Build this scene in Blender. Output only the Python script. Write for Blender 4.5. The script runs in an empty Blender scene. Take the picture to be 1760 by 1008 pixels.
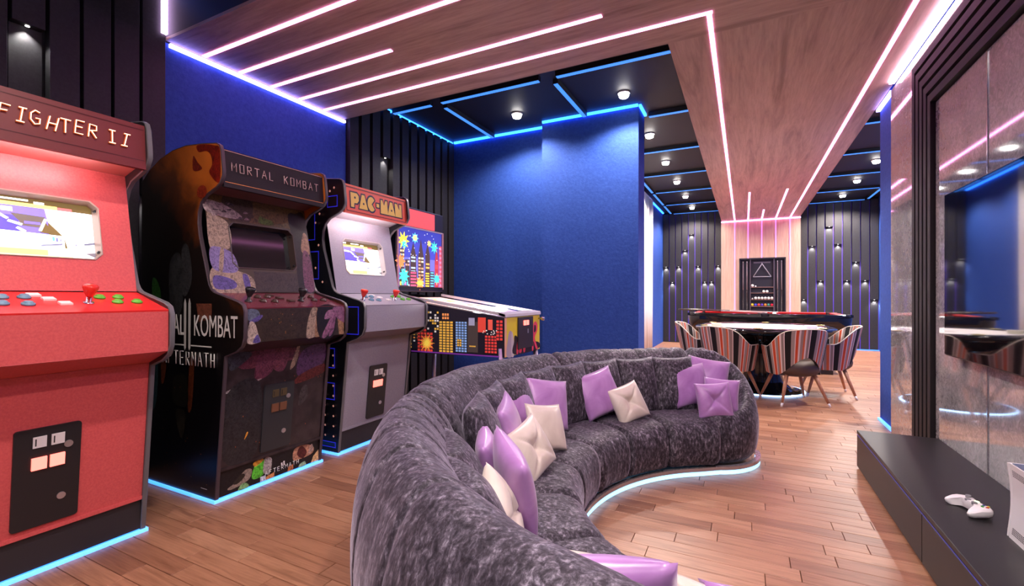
import bpy, bmesh, math, random
from mathutils import Vector, Matrix, Euler
from math import sin, cos, pi, radians, hypot, atan2

# ------------------------------------------------------------------ camera, world, exposure
scene = bpy.context.scene
COL = scene.collection
cam_d = bpy.data.cameras.new('camera')
cam = bpy.data.objects.new('camera', cam_d)
COL.objects.link(cam)
YAW = math.atan(399 / 796)
cam.location = (0, 0, 1.1)
cam.rotation_euler = (pi / 2, 0, YAW)
cam_d.sensor_fit = 'HORIZONTAL'
cam_d.sensor_width = 36
cam_d.lens = 796 / 1760 * 36
cam_d.shift_y = 5.5 / 1760
cam_d.clip_start = 0.02
scene.camera = cam

world = bpy.data.worlds.new('world')
scene.world = world
world.use_nodes = True
world.node_tree.nodes['Background'].inputs[0].default_value = (0.5, 0.45, 0.6, 1)
world.node_tree.nodes['Background'].inputs[1].default_value = 0.02

vs = scene.view_settings
vs.view_transform = 'Standard'
vs.look = 'None'
vs.exposure = 0.45
vs.gamma = 1.0
vs.use_curve_mapping = False
try:
    scene.cycles.max_bounces = 8
    scene.cycles.diffuse_bounces = 4
    scene.cycles.glossy_bounces = 4
    scene.cycles.sample_clamp_indirect = 6.0
    scene.cycles.caustics_reflective = False
    scene.cycles.caustics_refractive = False
except Exception:
    pass

DOWN_W = 75.0        # watts of one ceiling downlight
PINK_E = 6.5         # pink strips in the wooden soffit
BLUE_E = 0.9         # blue strips on the black ceiling
WASH_E = 5.5         # blue cove washing the walls

rng = random.Random(7)

# ------------------------------------------------------------------ materials
MATS = {}

def mat(name, col=(0.8, 0.8, 0.8), rough=0.5, metal=0.0, emit=None, es=0.0, spec=0.5, coat=0.0, sheen=0.0):
    if name in MATS:
        return MATS[name]
    m = bpy.data.materials.new(name)
    m.use_nodes = True
    b = m.node_tree.nodes['Principled BSDF']
    b.inputs['Base Color'].default_value = (*col, 1)
    b.inputs['Roughness'].default_value = rough
    b.inputs['Metallic'].default_value = metal
    b.inputs['Specular IOR Level'].default_value = spec
    b.inputs['Coat Weight'].default_value = coat
    b.inputs['Coat Roughness'].default_value = 0.05
    b.inputs['Sheen Weight'].default_value = sheen
    if emit:
        b.inputs['Emission Color'].default_value = (*emit, 1)
        b.inputs['Emission Strength'].default_value = es
    MATS[name] = m
    return m

def N(m, t, **kw):
    n = m.node_tree.nodes.new(t)
    for k, v in kw.items():
        if k in n.inputs:
            n.inputs[k].default_value = v
        else:
            setattr(n, k, v)
    return n

def L(m, a, b):
    m.node_tree.links.new(a, b)

def B(m):
    return m.node_tree.nodes['Principled BSDF']

def ramp(m, stops):
    r = N(m, 'ShaderNodeValToRGB')
    el = r.color_ramp.elements
    while len(el) < len(stops):
        el.new(0.5)
    for e, (p, c) in zip(el, stops):
        e.position = p
        e.color = (*c, 1)
    return r

def bump(m, src, strength=0.2, dist=0.01):
    bp = N(m, 'ShaderNodeBump', Strength=strength, Distance=dist)
    L(m, src, bp.inputs['Height'])
    L(m, bp.outputs[0], B(m).inputs['Normal'])
    return bp

def noise_on(m, coords='Object', scale=(1, 1, 1), nscale=5.0, detail=4.0, rough=0.55, dist=0.0, add=None):
    if coords == 'Position':
        g = N(m, 'ShaderNodeNewGeometry'); src = g.outputs['Position']
    else:
        g = N(m, 'ShaderNodeTexCoord'); src = g.outputs[coords]
    mp = N(m, 'ShaderNodeMapping')
    mp.inputs['Scale'].default_value = scale
    L(m, src, mp.inputs['Vector'])
    if add is not None:
        L(m, add, mp.inputs['Location'])
    n = N(m, 'ShaderNodeTexNoise', Scale=nscale, Detail=detail, Roughness=rough, Distortion=dist)
    L(m, mp.outputs[0], n.inputs['Vector'])
    return n

# wood floor: every plank its own tone
def make_floor_mat():
    m = mat('floor_oak', rough=0.38, spec=0.45)
    oi = N(m, 'ShaderNodeObjectInfo'); ge = N(m, 'ShaderNodeNewGeometry')
    ad = N(m, 'ShaderNodeMath', operation='ADD'); L(m, oi.outputs['Random'], ad.inputs[0]); L(m, ge.outputs['Random Per Island'], ad.inputs[1])
    fr = N(m, 'ShaderNodeMath', operation='FRACT'); L(m, ad.outputs[0], fr.inputs[0])
    sc = N(m, 'ShaderNodeMath', operation='MULTIPLY'); L(m, fr.outputs[0], sc.inputs[0]); sc.inputs[1].default_value = 37.0
    n = noise_on(m, 'Position', (2.2, 26, 26), 1.6, 5, 0.6, 0.7, sc.outputs[0])
    n2 = noise_on(m, 'Position', (6, 160, 100), 1.0, 3, 0.6, 0.2, sc.outputs[0])
    r = ramp(m, [(0.0, (0.27, 0.120, 0.068)), (0.25, (0.36, 0.167, 0.094)), (0.7, (0.42, 0.205, 0.117)), (1.0, (0.48, 0.250, 0.147))])
    L(m, fr.outputs[0], r.inputs[0])
    g = ramp(m, [(0.28, (0.62, 0.56, 0.53)), (0.55, (1, 1, 1)), (0.8, (1.0, 0.98, 0.96))])
    L(m, n.outputs['Fac'], g.inputs[0])
    g2 = ramp(m, [(0.3, (0.82, 0.80, 0.78)), (0.6, (1, 1, 1))]); L(m, n2.outputs['Fac'], g2.inputs[0])
    mx = N(m, 'ShaderNodeMix', data_type='RGBA', blend_type='MULTIPLY'); mx.inputs[0].default_value = 1
    L(m, r.outputs[0], mx.inputs[6]); L(m, g.outputs[0], mx.inputs[7])
    mx2 = N(m, 'ShaderNodeMix', data_type='RGBA', blend_type='MULTIPLY'); mx2.inputs[0].default_value = 1
    L(m, mx.outputs[2], mx2.inputs[6]); L(m, g2.outputs[0], mx2.inputs[7])
    L(m, mx2.outputs[2], B(m).inputs['Base Color'])
    bump(m, n2.outputs['Fac'], 0.08, 0.002)
    return m

def make_wood(name, scale, dark, mid, light, rough=0.45):
    m = mat(name, rough=rough, spec=0.35)
    n = noise_on(m, 'Position', scale, 1.0, 7, 0.62, 1.2)
    r = ramp(m, [(0.30, dark), (0.48, mid), (0.70, light)])
    L(m, n.outputs['Fac'], r.inputs[0])
    sc2 = tuple(4 * s for s in scale)
    n2 = noise_on(m, 'Position', sc2, 1.6, 4, 0.6, 0.3)
    r2 = ramp(m, [(0.35, (0.84, 0.82, 0.8)), (0.6, (1, 1, 1))]); L(m, n2.outputs['Fac'], r2.inputs[0])
    mx = N(m, 'ShaderNodeMix', data_type='RGBA', blend_type='MULTIPLY'); mx.inputs[0].default_value = 1
    L(m, r.outputs[0], mx.inputs[6]); L(m, r2.outputs[0], mx.inputs[7])
    L(m, mx.outputs[2], B(m).inputs['Base Color'])
    bump(m, n2.outputs['Fac'], 0.05, 0.002)
    return m

def make_plaster():
    m = mat('blue_plaster', rough=0.75, spec=0.3)
    n = noise_on(m, 'Position', (1, 1, 1), 34, 6, 0.65)
    r = ramp(m, [(0.3, (0.018, 0.064, 0.32)), (0.7, (0.034, 0.098, 0.43))])
    L(m, n.outputs['Fac'], r.inputs[0]); L(m, r.outputs[0], B(m).inputs['Base Color'])
    bump(m, n.outputs['Fac'], 0.35, 0.01)
    return m

def make_marble():
    m = mat('grey_marble', rough=0.04, spec=0.9, coat=1.0)
    B(m).inputs['Coat IOR'].default_value = 1.9
    n = noise_on(m, 'Position', (1, 1, 1), 22, 8, 0.72, 2.4)
    n3 = noise_on(m, 'Position', (1, 1, 1), 3, 5, 0.6, 0.5)
    r = ramp(m, [(0.30, (0.27, 0.26, 0.265)), (0.5, (0.47, 0.445, 0.45)), (0.62, (0.64, 0.61, 0.60)), (0.74, (0.82, 0.79, 0.77))])
    r3 = ramp(m, [(0.3, (0.6, 0.6, 0.62)), (0.7, (1.1, 1.08, 1.06))])
    L(m, n.outputs['Fac'], r.inputs[0]); L(m, n3.outputs['Fac'], r3.inputs[0])
    mx = N(m, 'ShaderNodeMix', data_type='RGBA', blend_type='MULTIPLY'); mx.inputs[0].default_value = 1
    L(m, r.outputs[0], mx.inputs[6]); L(m, r3.outputs[0], mx.inputs[7])
    L(m, mx.outputs[2], B(m).inputs['Base Color'])
    return m

def make_velvet():
    m = mat('crushed_velvet', rough=0.6, spec=0.25, sheen=0.42)
    b = B(m)
    b.inputs['Sheen Roughness'].default_value = 0.35
    b.inputs['Sheen Tint'].default_value = (0.75, 0.66, 0.85, 1)
    n = noise_on(m, 'Position', (1.0, 1.0, 0.45), 75, 7, 0.68, 0.35)
    n2 = noise_on(m, 'Position', (1, 1, 0.6), 13, 5, 0.62, 0.4)
    ad = N(m, 'ShaderNodeMath', operation='MULTIPLY_ADD'); L(m, n2.outputs['Fac'], ad.inputs[0]); ad.inputs[1].default_value = 0.35; L(m, n.outputs['Fac'], ad.inputs[2])
    r = ramp(m, [(0.52, (0.011, 0.008, 0.013)), (0.65, (0.036, 0.029, 0.040)), (0.75, (0.095, 0.080, 0.106)), (0.88, (0.31, 0.275, 0.34))])
    L(m, ad.outputs[0], r.inputs[0]); L(m, r.outputs[0], b.inputs['Base Color'])
    rr = ramp(m, [(0.5, (0.75, 0.75, 0.75)), (0.85, (0.38, 0.38, 0.38))]); L(m, ad.outputs[0], rr.inputs[0]); L(m, rr.outputs[0], b.inputs['Roughness'])
    bump(m, ad.outputs[0], 0.18, 0.006)
    return m

def make_satin(name, col, col2):
    m = mat(name, rough=0.28, spec=0.5, sheen=0.3)
    n = noise_on(m, 'Object', (1, 1, 1), 7, 3, 0.5, 0.8)
    r = ramp(m, [(0.35, col), (0.65, col2)]); L(m, n.outputs['Fac'], r.inputs[0]); L(m, r.outputs[0], B(m).inputs['Base Color'])
    bump(m, n.outputs['Fac'], 0.12, 0.02)
    return m

def make_speckle(name, c1, c2, scale, rough, spec=0.4):
    m = mat(name, rough=rough, spec=spec)
    n = noise_on(m, 'Position', (1, 1, 1), scale, 3, 0.6)
    r = ramp(m, [(0.35, c1), (0.65, c2)]); L(m, n.outputs['Fac'], r.inputs[0]); L(m, r.outputs[0], B(m).inputs['Base Color'])
    bump(m, n.outputs['Fac'], 0.06, 0.003)
    return m

def make_print(name, es=0.0, rough=0.35, grain=False):
    m = mat(name, rough=rough, spec=0.4)
    a = N(m, 'ShaderNodeAttribute'); a.attribute_name = 'Col'
    if grain:
        n = noise_on(m, 'Position', (1, 1, 1), 42, 6, 0.7, 1.6)
        r = ramp(m, [(0.34, (0.22, 0.20, 0.22)), (0.52, (0.85, 0.82, 0.82)), (0.68, (1.25, 1.2, 1.15))]); L(m, n.outputs['Fac'], r.inputs[0])
        mx = N(m, 'ShaderNodeMix', data_type='RGBA', blend_type='MULTIPLY'); mx.inputs[0].default_value = 1
        L(m, a.outputs['Color'], mx.inputs[6]); L(m, r.outputs[0], mx.inputs[7]); L(m, mx.outputs[2], B(m).inputs['Base Color'])
    else:
        L(m, a.outputs['Color'], B(m).inputs['Base Color'])
    if es:
        L(m, a.outputs['Color'], B(m).inputs['Emission Color'])
        B(m).inputs['Emission Strength'].default_value = es
    return m

M_FLOOR = make_floor_mat()
WD, WM, WL = (0.34, 0.215, 0.165), (0.52, 0.345, 0.270), (0.63, 0.435, 0.345)
M_WOODX = make_wood('soffit_wood_across', (0.9, 9, 9), WD, WM, WL)
M_WOODY = make_wood('soffit_wood_along', (9, 0.7, 9), WD, WM, WL)
M_WOODZ = make_wood('lit_pillar_wood', (14, 14, 0.7), (0.52, 0.34, 0.25), (0.62, 0.42, 0.31), (0.70, 0.48, 0.36))  # paler than the soffit wood: light falling on the pillar is in the colour
M_LEGW = make_wood('leg_wood', (30, 30, 3), (0.40, 0.18, 0.10), (0.52, 0.26, 0.15), (0.60, 0.32, 0.20))
M_BLUE = make_plaster()
M_MARBLE = make_marble()
M_VELVET = make_velvet()
M_PURPLE = make_satin('purple_satin', (0.35, 0.155, 0.42), (0.47, 0.245, 0.55))
M_CREAM = make_satin('cream_satin', (0.58, 0.49, 0.43), (0.70, 0.61, 0.54))
M_SLAT = make_speckle('charcoal_slat', (0.019, 0.018, 0.021), (0.027, 0.026, 0.030), 60, 0.55)
M_BLACKWALL = mat('black_backing', (0.006, 0.006, 0.008), 0.8)
M_CEIL = mat('black_ceiling', (0.010, 0.010, 0.013), 0.6)
M_FASCIA = mat('dark_fascia', (0.03, 0.025, 0.04), 0.6)
M_PINKLED = mat('pink_led', (1, 0.6, 0.9), emit=(1.0, 0.32, 0.78), es=PINK_E)
M_WHITELED = mat('pinkish_white_led', (1, 0.9, 1), emit=(1.0, 0.66, 0.98), es=24)
M_BLUELED = mat('blue_led', (0.05, 0.2, 0.8), emit=(0.06, 0.27, 0.95), es=BLUE_E)
M_WASH = mat('blue_cove_led', (0.05, 0.3, 1), emit=(0.02, 0.17, 1.0), es=WASH_E)
M_WASHV = mat('violet_cove_led', (0.4, 0.3, 1), emit=(0.30, 0.26, 1.0), es=10)
M_VIOLET = mat('violet_gap_led', (0.1, 0.05, 0.5), emit=(0.09, 0.035, 0.50), es=0.09)
M_CYANLED = mat('cyan_led', (0.3, 0.7, 1), emit=(0.04, 0.27, 1.0), es=1.5)
M_SOFALED = mat('icy_led', (0.7, 0.9, 1), emit=(0.22, 0.60, 1.0), es=1.6)
M_LAMP = mat('lamp_white', (1, 1, 1), emit=(1.0, 0.95, 0.92), es=25)
M_NICHE = mat('niche_lamp', (1, 1, 1), emit=(1.0, 0.95, 0.9), es=3)
M_WHITEPL = mat('white_plastic', (0.82, 0.80, 0.80), 0.3)
M_CHROME = mat('chrome', (0.75, 0.75, 0.78), 0.12, 1.0)
M_TMOLD = mat('grey_edge_molding', (0.12, 0.115, 0.125), 0.35)
M_BLACK = mat('black_satin', (0.014, 0.013, 0.016), 0.35)
M_GLOSSB = mat('black_gloss', (0.008, 0.008, 0.010), 0.08, spec=0.6)
M_PRINT = make_print('printed_art')
M_ART = make_print('painterly_art', grain=True)
M_GLOW = make_print('backlit_art', 1.0)
M_SCREENART = make_print('screen_picture', 1.5)
M_REDCAB = make_speckle('red_laminate', (0.53, 0.075, 0.08), (0.61, 0.10, 0.10), 120, 0.4)
M_REDTOP = mat('red_gloss', (0.75, 0.03, 0.03), 0.25)
M_REDMARQ = mat('red_marquee', (0.13, 0.007, 0.008), 0.45)
M_GREYCAB = make_speckle('grey_laminate', (0.27, 0.25, 0.31), (0.31, 0.29, 0.35), 120, 0.4)
M_DARKCAB = make_speckle('dark_printed_vinyl', (0.018, 0.012, 0.014), (0.045, 0.030, 0.034), 9, 0.3)
M_KICK = mat('dark_kick', (0.022, 0.020, 0.025), 0.4)
M_REDLAMP = mat('red_lamp', (1, 0.3, 0.25), emit=(1.0, 0.12, 0.09), es=2.4)
M_WHITELAMP = mat('hood_lamp', (1, 1, 1), emit=(1.0, 0.9, 0.92), es=45)
M_NEON = mat('neon_letter', (1, 0.8, 0.6), emit=(1.0, 0.66, 0.42), es=2.0)
M_STEEL = mat('pale_steel', (0.55, 0.52, 0.56), 0.3, 0.8)
M_CONSOLE = mat('charcoal_lacquer', (0.017, 0.016, 0.017), 0.40, spec=0.28)
M_REDCLOTH = mat('red_baize', (0.42, 0.018, 0.022), 0.8)
M_WHITECLOTH = mat('pale_baize', (0.72, 0.68, 0.66), 0.7)
M_BROWN = mat('brown_upholstery', (0.085, 0.055, 0.042), 0.6)
M_PIPE = mat('cream_piping', (0.68, 0.58, 0.46), 0.6)
M_STRIPE = make_print('striped_fabric', 0, 0.75)
M_CURTAIN = mat('pale_curtain', (0.80, 0.76, 0.76), 0.8)

# ------------------------------------------------------------------ mesh helpers
def link(o, parent=None):
    COL.objects.link(o)
    if parent is not None:
        o.parent = parent
    return o

def mobj(name, verts, faces, m, parent=None, smooth=False, loc=None, rot=None):
    me = bpy.data.meshes.new(name)
    me.from_pydata([tuple(v) for v in verts], [], faces)
    me.update()
    if m is not None:
        me.materials.append(m)
    if smooth:
        me.polygons.foreach_set('use_smooth', [True] * len(me.polygons))
    o = bpy.data.objects.new(name, me)
    if loc is not None:
        o.location = loc
    if rot is not None:
        o.rotation_euler = rot
    return link(o, parent)

def bmobj(name, bm, m, parent=None, smooth=False, loc=None, rot=None):
    bmesh.ops.recalc_face_normals(bm, faces=bm.faces[:])
    me = bpy.data.meshes.new(name)
    bm.to_mesh(me); bm.free()
    if m is not None:
        me.materials.append(m)
    if smooth:
        me.polygons.foreach_set('use_smooth', [True] * len(me.polygons))
        try:
            me.set_sharp_from_angle(angle=radians(40))
        except Exception:
            pass
    o = bpy.data.objects.new(name, me)
    if loc is not None:
        o.location = loc
    if rot is not None:
        o.rotation_euler = rot
    return link(o, parent)

def add_box(bm, x0, x1, y0, y1, z0, z1, bev=0.0, seg=1):
    vs_ = [bm.verts.new(p) for p in ((x0, y0, z0), (x1, y0, z0), (x1, y1, z0), (x0, y1, z0), (x0, y0, z1), (x1, y0, z1), (x1, y1, z1), (x0, y1, z1))]
    fs = [bm.faces.new([vs_[i] for i in q]) for q in ((3, 2, 1, 0), (4, 5, 6, 7), (0, 1, 5, 4), (1, 2, 6, 5), (2, 3, 7, 6), (3, 0, 4, 7))]
    if bev:
        es = list({e for f in fs for e in f.edges})
        bmesh.ops.bevel(bm, geom=es, offset=bev, segments=seg, affect='EDGES', profile=0.5)

def box(name, x0, x1, y0, y1, z0, z1, m, parent=None, bev=0.0, seg=1):
    bm = bmesh.new()
    add_box(bm, x0, x1, y0, y1, z0, z1, bev, seg)
    return bmobj(name, bm, m, parent, smooth=seg > 1)

def prism(name, poly, axis, a0, a1, m, parent=None, bev=0.0, seg=1):
    """poly in the two other axes (in x,y,z order), extruded along axis"""
    bm = bmesh.new()
    def P(p, a):
        if axis == 'x': return (a, p[0], p[1])
        if axis == 'y': return (p[0], a, p[1])
        return (p[0], p[1], a)
    lo = [bm.verts.new(P(p, a0)) for p in poly]
    hi = [bm.verts.new(P(p, a1)) for p in poly]
    n = len(poly)
    f1 = bm.faces.new(lo); f2 = bm.faces.new(hi[::-1])
    for i in range(n):
        bm.faces.new((lo[i], hi[i], hi[(i + 1) % n], lo[(i + 1) % n]))
    if bev:
        es = list(set(f1.edges) | set(f2.edges))
        bmesh.ops.bevel(bm, geom=es, offset=bev, segments=seg, affect='EDGES', profile=0.5)
    return bmobj(name, bm, m, parent, smooth=seg > 1)

def tube_geo(pts, rad, n=8, cap=True):
    pts = [Vector(p) for p in pts]
    if not hasattr(rad, '__len__'):
        rad = [rad] * len(pts)
    V, F = [], []
    up = None
    for i, p in enumerate(pts):
        t = (pts[min(i + 1, len(pts) - 1)] - pts[max(i - 1, 0)]).normalized()
        if up is None:
            up = Vector((0, 0, 1)) if abs(t.z) < 0.9 else Vector((1, 0, 0))
        a = t.cross(up)
        if a.length < 1e-4:
            a = t.cross(Vector((0, 1, 0)))
        a.normalize(); b = a.cross(t).normalized()
        up = b
        for k in range(n):
            q = 2 * pi * k / n
            V.append(p + (a * cos(q) + b * sin(q)) * rad[i])
    for i in range(len(pts) - 1):
        for k in range(n):
            F.append((i * n + k, i * n + (k + 1) % n, (i + 1) * n + (k + 1) % n, (i + 1) * n + k))
    if cap:
        F.append(tuple(range(n))[::-1]); F.append(tuple((len(pts) - 1) * n + k for k in range(n)))
    return V, F

def tube(name, pts, rad, m, parent=None, n=8):
    V, F = tube_geo(pts, rad, n)
    return mobj(name, V, F, m, parent, smooth=True)

def multi_tube(name, lines, rad, m, parent=None, n=6):
    V, F = [], []
    for l in lines:
        v, f = tube_geo(l, rad, n)
        o = len(V); V += v; F += [tuple(i + o for i in q) for q in f]
    return mobj(name, V, F, m, parent, smooth=True)

def lathe(name, prof, m, parent=None, n=24, loc=None, rot=None):
    V, F = [], []
    for r, z in prof:
        for k in range(n):
            a = 2 * pi * k / n
            V.append((r * cos(a), r * sin(a), z))
    for i in range(len(prof) - 1):
        for k in range(n):
            F.append((i * n + k, i * n + (k + 1) % n, (i + 1) * n + (k + 1) % n, (i + 1) * n + k))
    F.append(tuple(range(n))[::-1]); F.append(tuple((len(prof) - 1) * n + k for k in range(n)))
    o = mobj(name, V, F, m, parent, smooth=True, loc=loc, rot=rot)
    try:
        o.data.set_sharp_from_angle(angle=radians(35))
    except Exception:
        pass
    return o

def loft(name, loops, m, parent=None, closed=False):
    n = len(loops[0]); V = [p for l in loops for p in l]; F = []
    for i in range(len(loops) - 1):
        for k in range(n):
            F.append((i * n + k, i * n + (k + 1) % n, (i + 1) * n + (k + 1) % n, (i + 1) * n + k))
    F.append(tuple(range(n))[::-1]); F.append(tuple((len(loops) - 1) * n + k for k in range(n)))
    bm = bmesh.new()
    bv = [bm.verts.new(v) for v in V]
    for f in F:
        bm.faces.new([bv[i] for i in f])
    return bmobj(name, bm, m, parent, smooth=True)

def empty(name, loc=(0, 0, 0), rz=0.0):
    o = bpy.data.objects.new(name, None)
    o.empty_display_size = 0.1
    o.location = loc; o.rotation_euler = (0, 0, rz)
    return link(o)

def tag(o, label, cat, group=None):
    o['label'] = label; o['category'] = cat
    if group: o['group'] = group
    return o

def struct(o, label=None):
    o['kind'] = 'structure'
    if label: o['label'] = label
    return o

def catmull(pts, sub, closed=False):
    out = []; n = len(pts)
    rg = range(n if closed else n - 1)
    for i in rg:
        p0, p1, p2, p3 = (pts[(i - 1) % n] if closed or i else pts[0]), pts[i], pts[(i + 1) % n], (pts[(i + 2) % n] if closed or i + 2 < n else pts[-1])
        for k in range(sub):
            t = k / sub
            out.append(tuple(.5 * (2 * b + (c - a) * t + (2 * a - 5 * b + 4 * c - d) * t * t + (3 * b - a - 3 * c + d) * t ** 3) for a, b, c, d in zip(p0, p1, p2, p3)))
    if not closed: out.append(tuple(pts[-1]))
    return out

# flat print: polygons with a colour each, laid on a plane (origin, u, v axes)
def decal(name, org, U, V, polys, m, parent, lift=0.0009, step=0.00025, soft=False):
    if soft:
        polys = [(catmull(q, 5, True), c_) if len(q) > 4 or not (q[0][1] == q[1][1] and q[1][0] == q[2][0]) else (q, c_) for q, c_ in polys]
    org, U, V = Vector(org), Vector(U).normalized(), Vector(V).normalized()
    Nn = U.cross(V).normalized()
    vs_, fs, cs = [], [], []
    for k, (pts, col) in enumerate(polys):
        i0 = len(vs_)
        for (u, v) in pts:
            vs_.append(org + U * u + V * v + Nn * (lift + step * k))
        fs.append(tuple(range(i0, i0 + len(pts)))); cs.append(col)
    me = bpy.data.meshes.new(name)
    me.from_pydata([tuple(v) for v in vs_], [], fs)
    at = me.color_attributes.new('Col', 'FLOAT_COLOR', 'CORNER')
    li = 0
    for p, c in zip(me.polygons, cs):
        for _ in p.loop_indices:
            at.data[li].color = (*c, 1); li += 1
    me.materials.append(m)
    me.update()
    return link(bpy.data.objects.new(name, me), parent)

def R4(u0, v0, u1, v1):
    return [(u0, v0), (u1, v0), (u1, v1), (u0, v1)]

def burst(cu, cv, r1, r2, n, col, ph=0.0):
    return ([(cu + (r1 if k % 2 else r2) * cos(pi * k / n + ph), cv + (r1 if k % 2 else r2) * sin(pi * k / n + ph)) for k in range(2 * n)], col)

def disc(cu, cv, ru, rv, col, n=14):
    return ([(cu + ru * cos(2 * pi * k / n), cv + rv * sin(2 * pi * k / n)) for k in range(n)], col)

# stroke letters on a 1 x 1 cell
STROKES = {
    'F': [[(0, 0), (.05, 1), (.85, .97)], [(.03, .55), (.65, .58)]],
    'I': [[(.5, 0), (.5, 1)], [(.15, 1), (.85, 1)], [(.15, 0), (.85, 0)]],
    'i': [[(.5, 0), (.5, 1)]],
    'G': [[(.9, .9), (.5, 1), (.1, .75), (.05, .3), (.4, 0), (.85, .1), (.9, .45), (.5, .45)]],
    'H': [[(.08, 0), (.08, 1)], [(.9, 0), (.9, 1)], [(.08, .5), (.9, .5)]],
    'T': [[(0, 1), (1, 1)], [(.5, 1), (.5, 0)]],
    'E': [[(.9, 1), (.08, 1), (.08, 0), (.9, 0)], [(.08, .52), (.75, .52)]],
    'R': [[(.08, 0), (.08, 1), (.8, .95), (.85, .6), (.08, .48)], [(.35, .48), (.92, 0)]],
    'M': [[(.05, 0), (.05, 1), (.5, .4), (.95, 1), (.95, 0)]],
    'O': [[(.1, 0), (.1, 1), (.9, 1), (.9, 0), (.1, 0)]],
    'A': [[(0, 0), (.5, 1), (1, 0)], [(.2, .38), (.8, .38)]],
    'L': [[(.1, 1), (.1, 0), (.85, 0)]],
    'K': [[(.1, 0), (.1, 1)], [(.9, 1), (.1, .45)], [(.35, .6), (.92, 0)]],
    'B': [[(.1, 0), (.1, 1), (.75, 1), (.85, .75), (.7, .53), (.1, .53)], [(.7, .53), (.9, .28), (.78, 0), (.1, 0)]],
}

def stroke_text(name, s, org, U, V, cw, ch, gap, rad, m, parent, lift=0.003, wob=0.0, shear=0.0):
    org, U, V = Vector(org), Vector(U).normalized(), Vector(V).normalized()
    Nn = U.cross(V).normalized()
    x = 0.0
    rr = random.Random(3)
    for chh in s:
        if chh == ' ':
            x += cw * 0.8; continue
        w = cw * (0.45 if chh == 'i' else 1)
        dv = rr.uniform(-wob, wob)
        lines = []; sk = shear + rr.uniform(-wob, wob) * 1.2
        for st in STROKES[chh]:
            lines.append([org + U * (x + a * w + sk * b * ch) + V * ((b + dv) * ch) + Nn * lift for a, b in st])
        multi_tube(name, lines, rad, m, parent, 5)
        x += w + gap
    return x

def font_text(name, s, org, U, V, size, m, parent, sx=1.0, off=0.0, ext=0.0006, lift=0.006, align='LEFT'):
    cu = bpy.data.curves.new(name, 'FONT')
    cu.body = s; cu.size = size; cu.offset = off; cu.extrude = ext; cu.align_x = align
    cu.resolution_u = 3
    tmp = bpy.data.objects.new(name + '_tmp', cu)
    COL.objects.link(tmp)
    dg = bpy.context.evaluated_depsgraph_get()
    me = bpy.data.meshes.new_from_object(tmp.evaluated_get(dg))
    bpy.data.objects.remove(tmp); bpy.data.curves.remove(cu)
    U, V = Vector(U).normalized(), Vector(V).normalized(); Nn = U.cross(V).normalized()
    org = Vector(org)
    for v in me.vertices:
        c = v.co.copy()
        v.co = org + U * (c.x * sx) + V * c.y + Nn * (c.z + lift)
    me.materials.clear(); me.materials.append(m); me.name = name
    return link(bpy.data.objects.new(name, me), parent)

def copy_tree(root, loc=None, rot=None):
    r = root.copy(); COL.objects.link(r)
    if loc is not None: r.location = loc
    if rot is not None: r.rotation_euler = rot
    for ch in root.children:
        c = ch.copy(); COL.objects.link(c); c.parent = r
        for g in ch.children:
            d = g.copy(); COL.objects.link(d); d.parent = c
    return r

ORD = ['first', 'second', 'third', 'fourth', 'fifth', 'sixth', 'seventh', 'eighth', 'ninth', 'tenth', 'eleventh', 'twelfth']

# ------------------------------------------------------------------ room shell
ZC, ZD = 2.77, 3.10            # wooden soffit, black ceiling
XL, XR = -3.42, 1.085          # left wall, right partition face
YB, YF = 11.65, -2.6           # back wall, wall behind the viewer
XBL, XBR = -1.75, 2.42         # side walls of the far room

# floor
floor = struct(box('floor', XL - .1, XBR + .1, YF - .1, YB + .1, -0.06, -0.012, mat('floor_screed', (0.05, 0.025, 0.018), 0.8)))
PW, PL = 0.0885, 0.45
planks = []
row = 0
y = YF
while y < YB:
    off = (row * 0.6180339 % 1.0) * PL
    x = XL - off
    while x < XBR:
        ln = PL if (hash((row, round(x * 100))) % 5) else PL * 1.45
        x0, x1 = max(x, XL), min(x + ln, XBR)
        yc = y + PW / 2
        vis = True
        if yc > 5.1 and x1 < XBL: vis = False
        if yc < 5.1 and x0 > XR: vis = False
        if x1 - x0 > 0.03 and vis:
            planks.append((x0, x1, y, y + PW))
        x += ln
    y += PW; row += 1

def seen_size(p):
    xc, yc = (p[0] + p[1]) / 2, (p[2] + p[3]) / 2
    d = -sin(YAW) * xc + cos(YAW) * yc
    if d < 0.8: return 0
    px = 880 + 796 * (cos(YAW) * xc + sin(YAW) * yc) / d
    py = 509.5 + 796 * 1.1 / d
    if not (-20 < px < 1780 and py < 1030): return 0
    r = hypot(xc - .3, yc - 2.2); a = math.degrees(atan2(yc - 2.2, xc - .3)) % 360
    if r > 1.05 and r < 2.3 and 100 < a < 285 and not (xc < -1.3 and yc < 1.9): return 0
    if xc < -2.55 or xc > 0.68 and yc < 3.6: return 0
    return 1 / d ** 2
order = sorted(planks, key=seen_size, reverse=True)
plank_meshes = {}
def plank_geo(x0, x1, y0, y1):
    g = 0.0011; z0, z1 = -0.012, 0.0; b = 0.0012
    V = [(x0 + g, y0 + g, z0), (x1 - g, y0 + g, z0), (x1 - g, y1 - g, z0), (x0 + g, y1 - g, z0),
         (x0 + g, y0 + g, z1 - b), (x1 - g, y0 + g, z1 - b), (x1 - g, y1 - g, z1 - b), (x0 + g, y1 - g, z1 - b),
         (x0 + g + b, y0 + g + b, z1), (x1 - g - b, y0 + g + b, z1), (x1 - g - b, y1 - g - b, z1), (x0 + g + b, y1 - g - b, z1)]
    F = [(0, 1, 5, 4), (1, 2, 6, 5), (2, 3, 7, 6), (3, 0, 4, 7), (4, 5, 9, 8), (5, 6, 10, 9), (6, 7, 11, 10), (7, 4, 8, 11), (8, 9, 10, 11)]
    return V, F
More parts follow.
